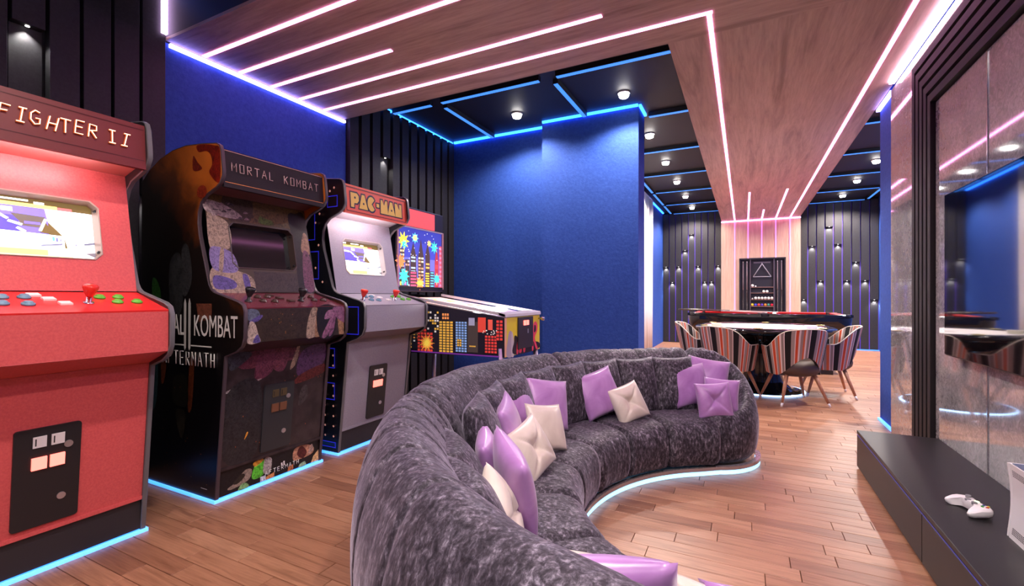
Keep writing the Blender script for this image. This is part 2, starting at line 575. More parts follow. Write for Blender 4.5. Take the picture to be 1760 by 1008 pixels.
for p in order[:300]:
    key = round(p[1] - p[0], 3)
    if key not in plank_meshes:
        V, F = plank_geo(-key / 2, key / 2, -PW / 2, PW / 2)
        me = bpy.data.meshes.new('plank'); me.from_pydata(V, [], F); me.materials.append(M_FLOOR); me.update()
        plank_meshes[key] = me
    o = bpy.data.objects.new('plank', plank_meshes[key])
    o.location = ((p[0] + p[1]) / 2, (p[2] + p[3]) / 2, 0)
    link(o, floor)
V, F = [], []
for p in order[300:]:
    v, f = plank_geo(*p); k = len(V); V += v; F += [tuple(i + k for i in q) for q in f]
rest = mobj('distant_planks', V, F, M_FLOOR, floor); rest['kind'] = 'stuff'

# walls
wall_left = struct(box('wall_left', XL - .15, XL, YF, 5.05, 0, 3.2, M_BLACKWALL))
blue_panel = box('blue_panel', XL, -3.40, 1.69, 3.24, 0, 2.77, M_BLUE, wall_left)
wall_back_near = struct(box('wall_middle', XL - .15, -0.983, 5.05, 5.21, 0, 3.2, M_BLUE))
box('pillar', -2.07, -0.983, 4.9, 5.05, 0, 3.09, M_BLUE, wall_back_near)
wall_far_left = struct(box('wall_far_left', XBL - .15, XBL, 5.21, YB, 0, 3.2, M_BLUE))
wall_back = struct(box('wall_back', XBL - .15, XBR + .15, YB, YB + .15, 0, 3.2, M_BLACKWALL))
wall_right = struct(box('wall_right', XR, XBR + .15, YF, 5.165, 0, 3.2, M_BLUE))
wall_far_right = struct(box('wall_far_right', XBR, XBR + .15, 5.165, YB, 0, 3.2, M_BLUE))
wall_front = struct(box('wall_front', XL - .15, XR, YF - .15, YF, 0, 3.2, M_BLUE))
ceiling = struct(box('ceiling', XL - .15, XBR + .15, YF - .15, YB + .15, ZD, 3.2, M_CEIL))

# cove strips where walls meet ceilings
box('cove_light', XL + .02, -3.378, 1.72, 3.22, 2.745, 2.768, M_WASHV, wall_left)
box('cove_light', XL + .005, -3.385, 3.26, 5.04, 3.075, 3.098, M_WASH, wall_left)
box('cove_light', XL + .005, -3.375, YF, 1.66, 3.08, 3.098, M_WASH, wall_left)
box('cove_light', XL + .03, -3.34, 1.655, 1.685, 2.80, 3.09, mat('lilac_led', (1, .8, 1), emit=(.85, .55, 1), es=6), wall_left)
box('cove_light', -3.36, -2.075, 5.02, 5.048, 3.075, 3.098, M_WASH, wall_back_near)
box('cove_light', -2.06, -0.985, 4.872, 4.898, 3.075, 3.098, M_WASH, wall_back_near)
box('cove_light', -0.981, -0.955, 4.9, 5.2, 3.075, 3.098, M_WASH, wall_back_near)
box('cove_light', XBL + .002, XBL + .03, 9.5, 11.55, 3.075, 3.098, M_WASH, wall_far_left)
box('cove_light', XR - .03, XR - .002, 4.72, 5.16, 2.745, 2.766, M_WASHV, wall_right)
box('floor_light', XR - .02, XR - .001, 4.7, 5.16, 0.0, 0.02, M_CYANLED, wall_right)
box('floor_light', 1.1, XBR, YB - .075, YB - .062, 0.0, 0.022, M_BLUELED, wall_back)

def spot(name, loc, parent, watts, size=radians(125), blend=0.6, rad=0.03, col=(1, .88, .81), rot=(0, 0, 0)):
    l = bpy.data.lights.new(name, 'SPOT')
    l.energy = watts; l.spot_size = size; l.spot_blend = blend; l.shadow_soft_size = rad; l.color = col
    o = bpy.data.objects.new(name, l); o.location = loc; o.rotation_euler = rot
    return link(o, parent)

# slatted cladding on the left wall
def left_slat(y0, y1, niche=None):
    bm = bmesh.new()
    if niche is None:
        add_box(bm, XL, -3.362, y0, y1, 0, 3.07, 0.002)
    else:
        add_box(bm, XL, -3.362, y0, y1, niche, 3.07, 0.002)
        add_box(bm, XL, -3.408, y0, y1, 0, niche - 0.001, 0.0)
    s_ = bmobj('slat', bm, M_SLAT, wall_left)
    if niche is not None:
        lathe('niche_light', [(0.008, 0), (0.010, -.004), (0.004, -.006)], M_NICHE, s_, 10, loc=(-3.385, (y0 + y1) / 2, niche))
        spot('niche_lamp', (-3.382, (y0 + y1) / 2, niche - .012), s_, 4.0, radians(100), 0.7, 0.008, (1, .95, .9))
P_ = 0.1445
y0 = 1.69 - P_
k = 0
while y0 > YF:
    left_slat(y0 + .008, y0 + P_ - .008, {0: 1.74, 4: 2.53, 7: 2.1, 10: 2.6}.get(k))
    y0 -= P_; k += 1
n_far = 12; pf = (5.05 - 3.24) / n_far
for k in range(n_far):
    left_slat(3.24 + k * pf + .020, 3.24 + (k + 1) * pf - .020, 2.56 if k == 3 else None)

# slatted cladding on the back wall
def back_slat(x0, x1, niche):
    bm = bmesh.new()
    add_box(bm, x0, x1, YB - .06, YB, niche, 3.06, 0.002)
    add_box(bm, x0, x1, YB - .014, YB, 0, niche - .001)
    s_ = bmobj('slat', bm, M_SLAT, wall_back)
    lathe('niche_light', [(0.010, 0), (0.012, -.004), (0.004, -.006)], M_NICHE, s_, 10, loc=((x0 + x1) / 2, YB - .04, niche))
    spot('niche_lamp', ((x0 + x1) / 2, YB - .038, niche - .014), s_, 9.0, radians(100), 0.7, 0.008, (1, .95, .9))
SP = (XBL + .445) / -9.0
sl = [1.8, 1.43, 1.8, 2.18, 2.55, 1.8, 1.43, 1.43, 1.8]
wl = (-0.46 - XBL) / 9
for k, nz in enumerate(sl):
    back_slat(XBL + k * wl + .010, XBL + (k + 1) * wl - .010, nz)
sr = [1.03, 2.16, 1.42, 2.55, 2.18, 1.42, 1.80, 1.42, 1.03, 0.65]
wr = (XBR - 1.06) / 9.0
for k, nz in enumerate(sr[:9]):
    x0 = 1.06 + k * wr
    back_slat(x0 + .010, x0 + wr - .010, nz)
    box('gap_light', x0 + wr - .006, x0 + wr + .006, YB - .012, YB - .002, 0.02, 3.04, M_VIOLET, wall_back)
for k in range(1, 9):
    x0 = XBL + k * wl
    box('gap_light', x0 - .006, x0 + .006, YB - .012, YB - .002, 0.02, 3.04, M_VIOLET, wall_back)

# wooden soffit, an L: across the room and then along it
box('soffit_core', -3.375, 1.05, 1.69, 3.2, ZC + .02, ZD, M_FASCIA, ceiling)
box('soffit_core', -0.45, 1.05, 3.2, YB - .2, ZC + .02, ZD, M_FASCIA, ceiling)
sof_x = box('wood_soffit', -3.375, 1.05, 1.69, 3.2, ZC, ZC + .02, M_WOODX, ceiling)
sof_y = box('wood_soffit', -0.45, 1.05, 3.2, YB - .2, ZC, ZC + .02, M_WOODY, ceiling)
W2 = 0.0135
def strip_x(x0, x1, yy): box('light_strip', x0, x1, yy - W2, yy + W2, ZC - .005, ZC + .001, M_PINKLED, sof_x)
def strip_y(xx, y0, y1, par=None): box('light_strip', xx - W2, xx + W2, y0, y1, ZC - .005, ZC + .001, M_PINKLED, par or sof_y)
strip_x(-3.36, 0.87 + W2, 1.92)
strip_x(-3.36, -0.60, 2.18)
strip_x(-3.36, -2.137, 2.44)
strip_x(-3.36, -0.757, 2.70)
strip_x(-3.36, -0.18 + W2, 2.955)
strip_y(-0.185, 2.955, 11.36)
strip_y(0.868, 1.92, 11.36)
strip_y(0.078, 8.37, 11.36)
strip_y(0.34, 10.15, 11.36)
strip_y(0.604, 8.35, 11.36)
box('light_strip', 1.012, 1.045, -2.3, 4.55, ZC - .016, ZC - .001, M_WHITELED, sof_y)

# wooden pillar on the back wall with strips and the rack
pillar = box('wood_pillar', -0.46, 1.06, 11.4, YB, 0, ZC, M_WOODZ, wall_back)
for xx in (-0.185, 0.078, 0.34, 0.604, 0.868):
    low = 0.0 if xx in (-0.185, 0.868) else 1.93
    box('light_strip', xx - .011, xx + .011, 11.394, 11.401, low, 2.755, mat('pillar_led', (1, .4, .9), emit=(.72, .16, .68), es=0.95), pillar)
box('light_strip', -0.46, 1.06, 11.38, 11.40, 2.748, 2.768, M_PINKLED, pillar)

# black ceiling beams with blue strips
def beam(x0, x1, y0, y1):
    b_ = box('ceiling_beam', x0, x1, y0, y1, ZD - .045, ZD, M_CEIL, ceiling)
    e = .006
    box('light_strip', x0 + e, x1 - e, y0 + e, y1 - e, ZD - .051, ZD - .044, M_BLUELED, b_)
hb = .025
for (a, b_) in ((-3.36, -2.86), (-2.74, -1.66), (-1.50, -0.46)):
    beam(a, b_, 3.87 - hb, 3.87 + hb)
for xx, ye in ((-2.77, 5.0), (-1.55, 4.86)):
    beam(xx - hb, xx + hb, 3.98, ye)
rows = [5.18, 6.48, 7.78, 9.09, 10.40, 11.55]
for k, yy in enumerate(rows):
    beam(-0.93 if k == 0 else -1.50, -0.46, yy - hb, yy + hb)
    beam(1.07, 2.18, yy - hb if k else 5.22, yy + hb if k else 5.26)
    if k:
        for xx in (-1.55, 2.22):
            beam(xx - hb, xx + hb, (rows[k - 1] if k > 1 else 5.25) + .07, yy - .07)
for yy in (0.3, -1.0):
    beam(-2.7, -1.6, yy - hb, yy + hb); beam(-1.5, -0.4, yy - hb, yy + hb); beam(-.3, .9, yy - hb, yy + hb)

# right wall: marble slabs, slatted black surround, metal seams
def slab(y0, y1, z0, z1):
    box('marble_slab', 1.05, XR, y0 + .001, y1 - .001, z0 + .001, z1 - .001, M_MARBLE, wall_right)
slab(4.075, 4.67, 0, 2.745)
slab(1.13, 4.075, 2.66, 2.745)
slab(YF, 1.13, 0, 2.745)
for a, b_ in ((3.022, 3.70), (2.18, 3.022), (1.5, 2.18)):
    slab(a, b_, 0, 2.29)
for yy in (3.022, 2.18):
    box('metal_seam', 1.046, 1.06, yy - .003, yy + .003, 0, 2.29, M_CHROME, wall_right)
box('metal_seam', 1.044, 1.06, 4.073, 4.080, 0, 2.66, M_CHROME, wall_right)
trim = struct(box('trim_1', 1.062, XR, 1.13, 4.075, 0.0, 2.66, M_BLACKWALL))
ns = 5; pw = 0.375 / ns
for k in range(ns):
    o1 = 0.006 + k * pw; o2 = (k + 1) * pw - 0.020
    ya, yb = 1.13, 4.075; zt = 2.66
    poly = [(ya + o1, 0), (ya + o2, 0), (ya + o2, zt - o2), (yb - o2, zt - o2), (yb - o2, 0), (yb - o1, 0), (yb - o1, zt - o1), (ya + o1, zt - o1)]
    prism('slat', poly, 'x', 1.028, 1.063, mat('brown_black_slat', (0.016, 0.012, 0.014), 0.6, spec=0.3), trim)

# ------------------------------------------------------------------ downlights
def downlight(x, y_, z, label, watts=DOWN_W):
    e = empty('ceiling_light', (x, y_, z))
    lathe('housing', [(0.060, 0), (0.060, -.014), (0.052, -.018)], M_WHITEPL, e, 18)
    lathe('lens', [(0.050, -.012), (0.047, -.040), (0.040, -.050), (0.02, -.053)], M_LAMP, e, 18)
    spot('lamp', (0, 0, -.062), e, watts, radians(150), 0.5, 0.045)
    tag(e, label, 'ceiling light', 'round downlights in the black ceiling')
    return e
downlight(-2.22, 4.55, ZD, 'round white downlight near the corner above the pinball machine', DOWN_W * 1.35)
downlight(-1.055, 4.55, ZD, 'round white downlight just in front of the tall blue pillar', DOWN_W * 1.35)
for k in range(5):
    downlight(-1.04, 5.85 + 1.3 * k, ZD, 'white downlight over the far room left of the wooden soffit, %s behind the blue pillar' % ORD[k], DOWN_W * 2.1)
for k in range(2, 5):
    downlight(1.73, 5.85 + 1.3 * k, ZD, 'white downlight right of the wooden soffit in the far room, %s from the back wall' % ORD[4 - k], DOWN_W * 3.4)
def recessed(x, y_, watts):
    hsg = lathe('recessed_lamp', [(0.060, 0), (0.060, -.014), (0.052, -.018)], M_WHITEPL, ceiling, 18, loc=(x, y_, ZD))
    lathe('lens', [(0.050, -.012), (0.047, -.040), (0.040, -.050), (0.02, -.053)], M_LAMP, hsg, 18)
    spot('lamp', (0, 0, -.062), hsg, watts, radians(150), 0.5, 0.045)
for (x, y_) in ((-1.0, 0.75), (0.4, 0.75), (-1.0, -0.7), (0.4, -0.7)):
    recessed(x, y_, DOWN_W * 1.5)
for k in range(2):
    recessed(1.73, 5.85 + 1.3 * k, DOWN_W * 3.4)

# ------------------------------------------------------------------ arcade cabinets
PROF = [(-.72, 0), (0.0, 0), (.085, .785), (.18, .815), (.225, .845), (.243, .885), (.246, 1.02), (.232, 1.052), (.20, 1.068), (-.005, 1.118), (-.035, 1.135), (-.055, 1.165),
        (-.14, 1.43), (-.152, 1.50), (-.148, 1.56), (-.125, 1.61), (-.085, 1.645), (.01, 1.68), (.045, 1.70), (.066, 1.735), (.066, 1.76), (.052, 1.868), (.040, 1.895), (.015, 1.908),
        (-.12, 1.925), (-.27, 1.935), (-.40, 1.925), (-.52, 1.895), (-.63, 1.845), (-.72, 1.78)]
CW = 0.69

def cabinet(name, ymid, s):
    e = empty(name, (-2.51, ymid, 0))
    h = CW / 2; t = 0.02
    for sg in (-1, 1):
        ya, yb = (-h, -h + t) if sg < 0 else (h - t, h)
        sp = prism('side_panel', PROF, 'y', ya, yb, s['side'], e)
        # edge molding: ribbon around the front outline
        bm = bmesh.new()
        pr = PROF
        nrm = []
        for i in range(len(pr)):
            a, b_ = Vector(pr[i - 1]), Vector(pr[(i + 1) % len(pr)])
            tt = (b_ - a).normalized(); nrm.append(Vector((tt.y, -tt.x)))
        rows_ = []
        for i in range(1, len(pr)):
            p = Vector(pr[i]); q = p + nrm[i] * .005
            rows_.append([bm.verts.new(v) for v in ((p.x, ya - .001, p.y), (q.x, ya + .002, q.y), (q.x, yb - .002, q.y), (p.x, yb + .001, p.y))])
        for i in range(len(rows_) - 1):
            for k_ in range(3):
                bm.faces.new((rows_[i][k_], rows_[i][k_ + 1], rows_[i + 1][k_ + 1], rows_[i + 1][k_]))
        bmobj('edge_molding', bm, s['mold'], sp, smooth=True)
    i0, i1 = -h + t, h - t
    def slabp(nm, p, q, th, m_):
        """panel from p to q in the xz outline, thickness inward"""
        p, q = Vector(p), Vector(q); d = (q - p).normalized(); nn = Vector((-d.y, d.x)) * th
        return prism(nm, [tuple(p), tuple(q), tuple(q + nn), tuple(p + nn)], 'y', i0, i1, m_, e)
    slabp('back_panel', (-.70, 1.77), (-.70, 0.02), .02, M_BLACK)
    slabp('top_panel', (.036, 1.885), (-.68, 1.80), .015, s['top'])
    mq = slabp('marquee', (.052, 1.682), (.037, 1.885), .02, s['marquee'])
    slabp('hood_underside', (-.135, 1.672), (.045, 1.722), .015, s['hood'])
    slabp('control_front', (.232, .860), (.234, 1.035), .02, s['front'])
    slabp('control_underside', (.075, .795), (.232, .858), .02, s['under'])
    fp = slabp('lower_panel', (.012, .165), (.078, .795), .02, s['lower'])
    box('kick_plate', -.05, .004, i0, i1, .022, .165, s['kick'], e)
    box('kick_lip', -.02, .018, i0, i1, .160, .176, s['lip'], e)
    box('base_light', -.68, .012, -h - .008, h + .008, 0.0, .016, M_CYANLED, e)
    cp = slabp('control_panel', (.236, 1.040), (-.030, 1.118), .02, s['deck'])
    if s.get('lamp'):
        tube('hood_lamp', [(.022, i0 + .05, 1.701), (.022, i1 - .16, 1.701)], .008, M_WHITELAMP, e)
    # bezel panel with an octagonal opening
    p0, p1 = Vector((-.030, 1.122)), Vector((-.136, 1.672))
    Vd = (p1 - p0); ln = Vd.length; Vd.normalize()
    def bz(u, v, dep=0.0):                      # u = y, v along panel, dep inward
        q = p0 + Vd * v + Vector((-Vd.y, Vd.x)) * dep
        return (q.x, u, q.y)
    su0, su1, sv0, sv1, ch = s['screen']
    def octo(g, c):
        return [(su0 - g + c, sv0 - g), (su1 + g - c, sv0 - g), (su1 + g, sv0 - g + c), (su1 + g, sv1 + g - c), (su1 + g - c, sv1 + g), (su0 - g + c, sv1 + g), (su0 - g, sv1 + g - c), (su0 - g, sv0 - g + c)]
    inner = octo(0, ch)
    outer = [(i0, 0), (i1, 0), (i1, 0), (i1, ln), (i1, ln), (i0, ln), (i0, ln), (i0, 0)]
    bm = bmesh.new()
    vo = [bm.verts.new(bz(*p)) for p in outer]; vi = [bm.verts.new(bz(*p)) for p in inner]
    for k_ in range(8):
        q = [vo[k_], vo[(k_ + 1) % 8], vi[(k_ + 1) % 8], vi[k_]]
        bm.faces.new(q)
    bmesh.ops.remove_doubles(bm, verts=bm.verts[:], dist=1e-5)
    bp = bmobj('bezel_panel', bm, s['bezel'], e)
    # deep frame
    def ring(nm, loops, m_):
        V_, F_ = [], []
        for lp in loops: V_ += lp
        n_ = 8
        for i in range(len(loops) - 1):
            for k_ in range(n_):
                F_.append((i * n_ + k_, i * n_ + (k_ + 1) % n_, (i + 1) * n_ + (k_ + 1) % n_, (i + 1) * n_ + k_))
        return mobj(nm, V_, F_, m_, bp)
    ring('screen_frame', [[bz(*p, 0.0) for p in octo(.006, ch)], [bz(*p, -.004) for p in octo(.004, ch)], [bz(*p, -.003) for p in octo(0, ch)], [bz(*p, .045) for p in octo(-.006, ch * .5)]], s['frame'])
    scr = mobj('screen', [bz(su0 - .01, sv0 - .01, .045), bz(su1 + .01, sv0 - .01, .045), bz(su1 + .01, sv1 + .01, .045), bz(su0 - .01, sv1 + .01, .045)], [(0, 1, 2, 3)], M_GLOSSB, bp)
    for (bu, bv) in ((su1 - .004, sv0 + .035), (su1 - .004, sv1 - .035), (su0 + .004, sv0 + .035), (su0 + .004, sv1 - .035)):
        V_, F_ = tube_geo([bz(bu, bv, .02), bz(bu, bv, .008)], .006, 8)
        mobj('screw', V_, F_, M_BLACK, bp)
    nV = Vector((Vd.x, 0, Vd.y))
    info = dict(root=e, i0=i0, i1=i1, h=h, bz=bz, Vb=nV, ln=ln, screen=scr, bezel=bp)
    # the picture on the tube
    if s['picture']:
        w, hh = su1 - su0 - .004, sv1 - sv0 - .004
        q = lambda u0, v0, u1, v1: R4(u0 * w, v0 * hh, u1 * w, v1 * hh)
        pp = lambda pts: [(a * w, b_ * hh) for a, b_ in pts]
        W_ = (1, 1, 1); Bl = (.13, .10, .75); Bd = (.07, .05, .42); Br = (.10, .065, .02); Ye = (.95, .72, .16)
        pol = [(q(0, 0, 1, 1), Br), (q(0, .38, .62, .84), Bl), (q(.1, .36, .40, .68), Bd), (pp([(.34, .72), (.60, .70), (.60, .5), (.42, .52), (.40, .60)]), (.09, .07, .06)), (q(.44, .56, .56, .60), Bl),
               (pp([(0, .17), (.74, .15), (.74, .40), (0, .44)]), W_), (pp([(.60, .85), (1, .84), (1, 0), (.78, 0), (.74, .38), (.62, .62)]), (1, 1, 1)),
               (pp([(.55, .43), (.66, .41), (.60, .62)]), Br), (q(0, 0, .80, .19), (1, .80, .35)), (q(.25, .05, .6, .14), (1, .66, .14)), (q(.0, .84, .70, .90), Ye), (q(.70, .84, .82, .89), (.8, .12, .12)), (q(.28, .74, .36, .81), W_),
               (q(.04, .93, .17, .97), W_), (q(.28, .93, .48, .96), W_), (q(.52, .90, .60, .94), W_), (pp([(.55, .20), (.72, .24), (.72, .27), (.55, .22)]), (.12, .12, .2)), (pp([(.90, .26), (1, .29), (1, .33), (.90, .29)]), (.1, .1, .15)),
               (pp([(.90, .12), (1, .04), (1, .14)]), (.12, .1, .12)), (q(.0, .10, .08, .12), (.9, .2, .1)), (q(.78, .33, .86, .35), (.9, .3, .5)), (q(.82, .24, .84, .27), (.2, .2, .9)), (q(.64, .30, .66, .37), (.1, .3, .7)), (q(.67, .29, .685, .36), (.1, .1, .3)), (q(.70, .30, .715, .34), (.2, .2, .4))]
        for a, b_, c_, d_ in ((.06, .72, .22, .70), (.24, .70, .32, .61), (.32, .58, .42, .53), (.38, .48, .44, .42), (.60, .66, .55, .45), (.02, .60, .05, .76)):
            dx, dy = c_ - a, d_ - b_; l_ = hypot(dx, dy); nx, ny = -dy / l_ * .012, dx / l_ * .02
            pol.append((pp([(a - nx, b_ - ny), (c_ - nx, d_ - ny), (c_ + nx, d_ + ny), (a + nx, b_ + ny)]), W_))
        o_ = Vector(bz(su0 + .002, sv0 + .002, .045))
        decal('screen_picture', o_, (0, 1, 0), nV, pol, M_SCREENART, bp, .002, .0002)
    # coin door
    pf0 = Vector((.012, .165)); Pf = Vector((.066, .63)).normalized()
    nf = Vector((Pf.y, -Pf.x))
    def fr(u, v, out=0.0):
        q = pf0 + Pf * v + nf * out
        return (q.x, u, q.y)
    cu0, cu1, cv0, cv1 = s['coin']
    rr_ = .012
    pts = []
    for cx_, cy_, a0 in ((cu1 - rr_, cv0 + rr_, -90), (cu1 - rr_, cv1 - rr_, 0), (cu0 + rr_, cv1 - rr_, 90), (cu0 + rr_, cv0 + rr_, 180)):
        for k_ in range(4):
            a = radians(a0 + 30 * k_); pts.append((cx_ + rr_ * cos(a), cy_ + rr_ * sin(a)))
    def plate(nm, pts_, o0, o1, m_, par):
        n_ = len(pts_)
        V_ = [fr(*p, o0) for p in pts_] + [fr(*p, o1) for p in pts_]
        F_ = [tuple(range(n_, 2 * n_))] + [(k_, (k_ + 1) % n_, n_ + (k_ + 1) % n_, n_ + k_) for k_ in range(n_)]
        bm_ = bmesh.new(); bv_ = [bm_.verts.new(v) for v in V_]
        for f_ in F_: bm_.faces.new([bv_[i] for i in f_])
        return bmobj(nm, bm_, m_, par)
    door = plate('coin_door', pts, 0, .008, s['coin_mat'], e)
    cm = (cu0 + cu1) / 2
    cw_ = (cu1 - cu0)
    for sg in (-1, 1):
        cc = cm + sg * cw_ * .135 + s.get('coff', 0)
        r4 = lambda u, v, a, b_: [(u - a, v - b_), (u + a, v - b_), (u + a, v + b_), (u - a, v + b_)]
        plate('coin_slot', r4(cc, cv1 - .055, .020, .022), .008, .011, s['slot'], door)
        plate('slot_mouth', r4(cc - .012, cv1 - .055, .002, .014), .0112, .0116, M_BLACK, door)
        plate('coin_button', r4(cc, cv1 - .14, .022, .024), .008, .015, s['lampm'], door)
    for (lu, lv) in ((cm + cw_ * .30, cv1 - .085), (cm + cw_ * .22, cv0 + .10)):
        cpts = [(lu + .014 * cos(2 * pi * k_ / 14), lv + .014 * sin(2 * pi * k_ / 14)) for k_ in range(14)]
        plate('lock', cpts, .008, .012, M_STEEL, door)
    # control deck
    d0, d1 = Vector((.236, 1.040)), Vector((-.030, 1.118)); Dd = (d1 - d0).normalized(); nd = Vector((-Dd.y, Dd.x))
    if nd.y < 0: nd = -nd
    def dk(u, v, out=0.0):
        q = d0 + Dd * v + nd * out
        return Vector((q.x, u, q.y))
    def stick(u, v):
        lines = [dk(u, v, 0), dk(u, v, .004), dk(u, v, .012), dk(u, v, .03)]
        V_, F_ = tube_geo([dk(u, v, 0), dk(u, v, .006), dk(u, v, .0061), dk(u, v, .035)], [.018, .018, .009, .009], 12)
        j = mobj('joystick', V_, F_, s['shaft'], cp, smooth=True)
        hs = [(.030, .012), (.034, .013), (.050, .020), (.064, .0255), (.072, .026), (.078, .022), (.081, .012)]
        V_, F_ = tube_geo([dk(u, v, a) for a, _ in hs], [b_ for _, b_ in hs], 14)
        mobj('joystick_knob', V_, F_, s['knob'], j if False else cp, smooth=True)
    def button(u, v, m_, r_=.020):
        V_, F_ = tube_geo([dk(u, v, a) for a in (0, .006, .008, .0081, .013, .015)], [r_, r_, r_ * .9, r_ * .68, r_ * .68, r_ * .5], 14)
        mobj('button', V_, F_, m_, cp, smooth=True)
    def square(u, v, m_):
        a = .019
        V_ = []
        for o_, k_ in ((0, 1), (.007, 1), (.009, .85)):
            V_ += [tuple(dk(u + sx * a * k_, v + sy * a * .8 * k_, o_)) for sx, sy in ((-1, -1), (1, -1), (1, 1), (-1, 1))]
        F_ = [(8, 9, 10, 11)] + [(r * 4 + k_, r * 4 + (k_ + 1) % 4, r * 4 + 4 + (k_ + 1) % 4, r * 4 + 4 + k_) for r in (0, 1) for k_ in range(4)]
        bm_ = bmesh.new(); bv_ = [bm_.verts.new(v_) for v_ in V_]
        for f_ in F_: bm_.faces.new([bv_[i] for i in f_])
        bmobj('start_button', bm_, m_, cp)
    stick(-.245, .11); stick(.085, .11)
    m1, m2, m3 = s['btns']
    for (u, v) in ((-.15, .19), (-.09, .19), (-.17, .11), (-.105, .10)):
        button(u + .01, v, m1)
    for (u, v) in ((-.035, .22), (-.008, .165), (.022, .105)):
        square(u - .01, v, m2)
    for (u, v) in ((.15, .185), (.215, .185), (.185, .115), (.255, .115)):
        button(u, v, m3)
    info.update(fr=fr, dk=dk, Pf=Vector((Pf.x, 0, Pf.y)), mq=mq)
    return info

BTN_B = mat('blue_button', (0.13, 0.26, 0.36), 0.25)
BTN_W = mat('white_button', (0.85, 0.78, 0.76), 0.3)
BTN_G = mat('green_button', (0.10, 0.42, 0.03), 0.25)
KNOB_R = mat('red_knob', (0.72, 0.03, 0.02), 0.15, spec=0.6)
M_FRAMEG = mat('screen_surround', (0.33, 0.25, 0.21), 0.35)
M_DARKBTN = mat('dark_button', (0.05, 0.025, 0.02), 0.25)
SCR = (-.205, .205, .145, .405, .028)

def mk_side_mat():
    m = mat('printed_side', rough=0.3, spec=0.4)
    g = N(m, 'ShaderNodeTexCoord'); sx = N(m, 'ShaderNodeSeparateXYZ'); L(m, g.outputs['Object'], sx.inputs[0])
    n = noise_on(m, 'Object', (1, 1, 1), 6, 4, 0.6, 0.6)
    a = N(m, 'ShaderNodeMath', operation='MULTIPLY_ADD'); L(m, n.outputs['Fac'], a.inputs[0]); a.inputs[1].default_value = 0.45; L(m, sx.outputs['Z'], a.inputs[2])
    b2 = N(m, 'ShaderNodeMath', operation='MULTIPLY_ADD'); L(m, sx.outputs['X'], b2.inputs[0]); b2.inputs[1].default_value = 0.9; L(m, a.outputs[0], b2.inputs[2])
    r = ramp(m, [(0.0, (0.004, 0.003, 0.004)), (0.45, (0.010, 0.006, 0.005)), (0.62, (0.09, 0.022, 0.006)), (0.80, (0.42, 0.10, 0.012)), (1.0, (0.62, 0.16, 0.02))])
    mr = N(m, 'ShaderNodeMapRange'); mr.inputs['From Min'].default_value = 0.9; mr.inputs['From Max'].default_value = 2.05
    L(m, b2.outputs[0], mr.inputs['Value']); L(m, mr.outputs[0], r.inputs[0]); L(m, r.outputs[0], B(m).inputs['Base Color'])
    return m
M_MKSIDE = mk_side_mat()

red = cabinet('arcade_cabinet', 0.825, dict(
    side=M_BLACK, mold=M_TMOLD, top=M_REDCAB, marquee=M_REDMARQ, hood=mat('lamplit_red_hood', (.80, .30, .28), .4), front=M_REDCAB, under=M_REDCAB, lower=M_REDCAB, kick=M_KICK, lip=M_REDCAB, deck=M_REDTOP,  # hood underside painted paler to stand in for the lamp's glare on it
    bezel=M_REDCAB, frame=M_FRAMEG, screen=SCR, picture=True, lamp=True, coin=(-.11, .09, .03, .425), coin_mat=M_BLACK, slot=mat('silver_slot', (.8, .78, .8), .3, .3), lampm=M_REDLAMP,
    shaft=M_CHROME, knob=KNOB_R, btns=(BTN_B, BTN_W, BTN_G)))
tag(red['root'], 'tall red upright arcade cabinet with glowing letters on its marquee, nearest the camera', 'arcade machine')
e = red['root']
Um, Vm = Vector((0, 1, 0)), Vector((-.013, 0, .18)).normalized()
stroke_text('letter', 'FIGHTER II', (.049, -.150, 1.765), Um, Vm, .032, .055, .0115, .0018, M_NEON, e, .008, .12, .12)
stroke_text('letter_glow', 'FIGHTER II', (.049, -.150, 1.765), Um, Vm, .032, .055, .0115, .0042, mat('neon_halo', (.3, .05, .02), .5, emit=(.6, .11, .02), es=.6), e, .003, .12, .12)
for zz in (1.72, 1.862):
    decal('marquee_line', (.0505, 0, 1.705), Um, Vm, [(R4(-.32, zz - 1.706, .32, zz - 1.703), (.06, .005, .005))], M_PRINT, e)

dark = cabinet('arcade_cabinet', 1.833, dict(
    side=M_MKSIDE, mold=mat('plum_edge_molding', (0.055, 0.038, 0.048), 0.35), top=M_DARKCAB, marquee=mat('plum_marquee', (0.013, 0.008, 0.011), 0.6, spec=0.3), hood=mat('dim_rose_panel', (0.12, 0.045, 0.045), 0.3), front=M_DARKCAB, under=M_DARKCAB,
    lower=M_DARKCAB, kick=M_DARKCAB, lip=M_DARKCAB, deck=mat('wine_deck', (0.13, 0.025, 0.04), 0.2), bezel=mat('umber_print', (0.045, 0.028, 0.014), 0.4), frame=mat('brown_frame', (0.05, 0.03, 0.025), 0.3),
    screen=SCR, picture=False, lamp=False, coin=(-.10, .095, .03, .425), coin_mat=mat('charcoal_door', (0.025, 0.027, 0.032), 0.4), slot=mat('bronze_slot', (.12, .09, .05), .3, .4), lampm=mat('amber_unlit', (.16, .07, .04), .25),
    shaft=M_BLACK, knob=mat('black_knob', (.012, .012, .014), .2), btns=(M_DARKBTN, M_DARKBTN, M_DARKBTN)))
tag(dark['root'], 'black arcade cabinet with dark printed art, orange side and switched-off screen', 'arcade machine')
e = dark['root']; h = CW / 2
for w_, y_ in (('MORTAL', -.288), ('KOMBAT', .028)):
    stroke_text('letter', w_, (.051, y_, 1.772), Um, Vm, .0275, .046, .0165, .0019, mat('rose_lettering', (.66, .46, .42), .4), e, .005)
for z0_, c_ in ((1.708, (.60, .22, .06)), (1.879, (.55, .30, .26))):
    decal('marquee_line', (.0505, 0, 1.705), Um, Vm, [(R4(-.32, z0_ - 1.706, .32, z0_ - 1.703), c_)], M_PRINT, e)
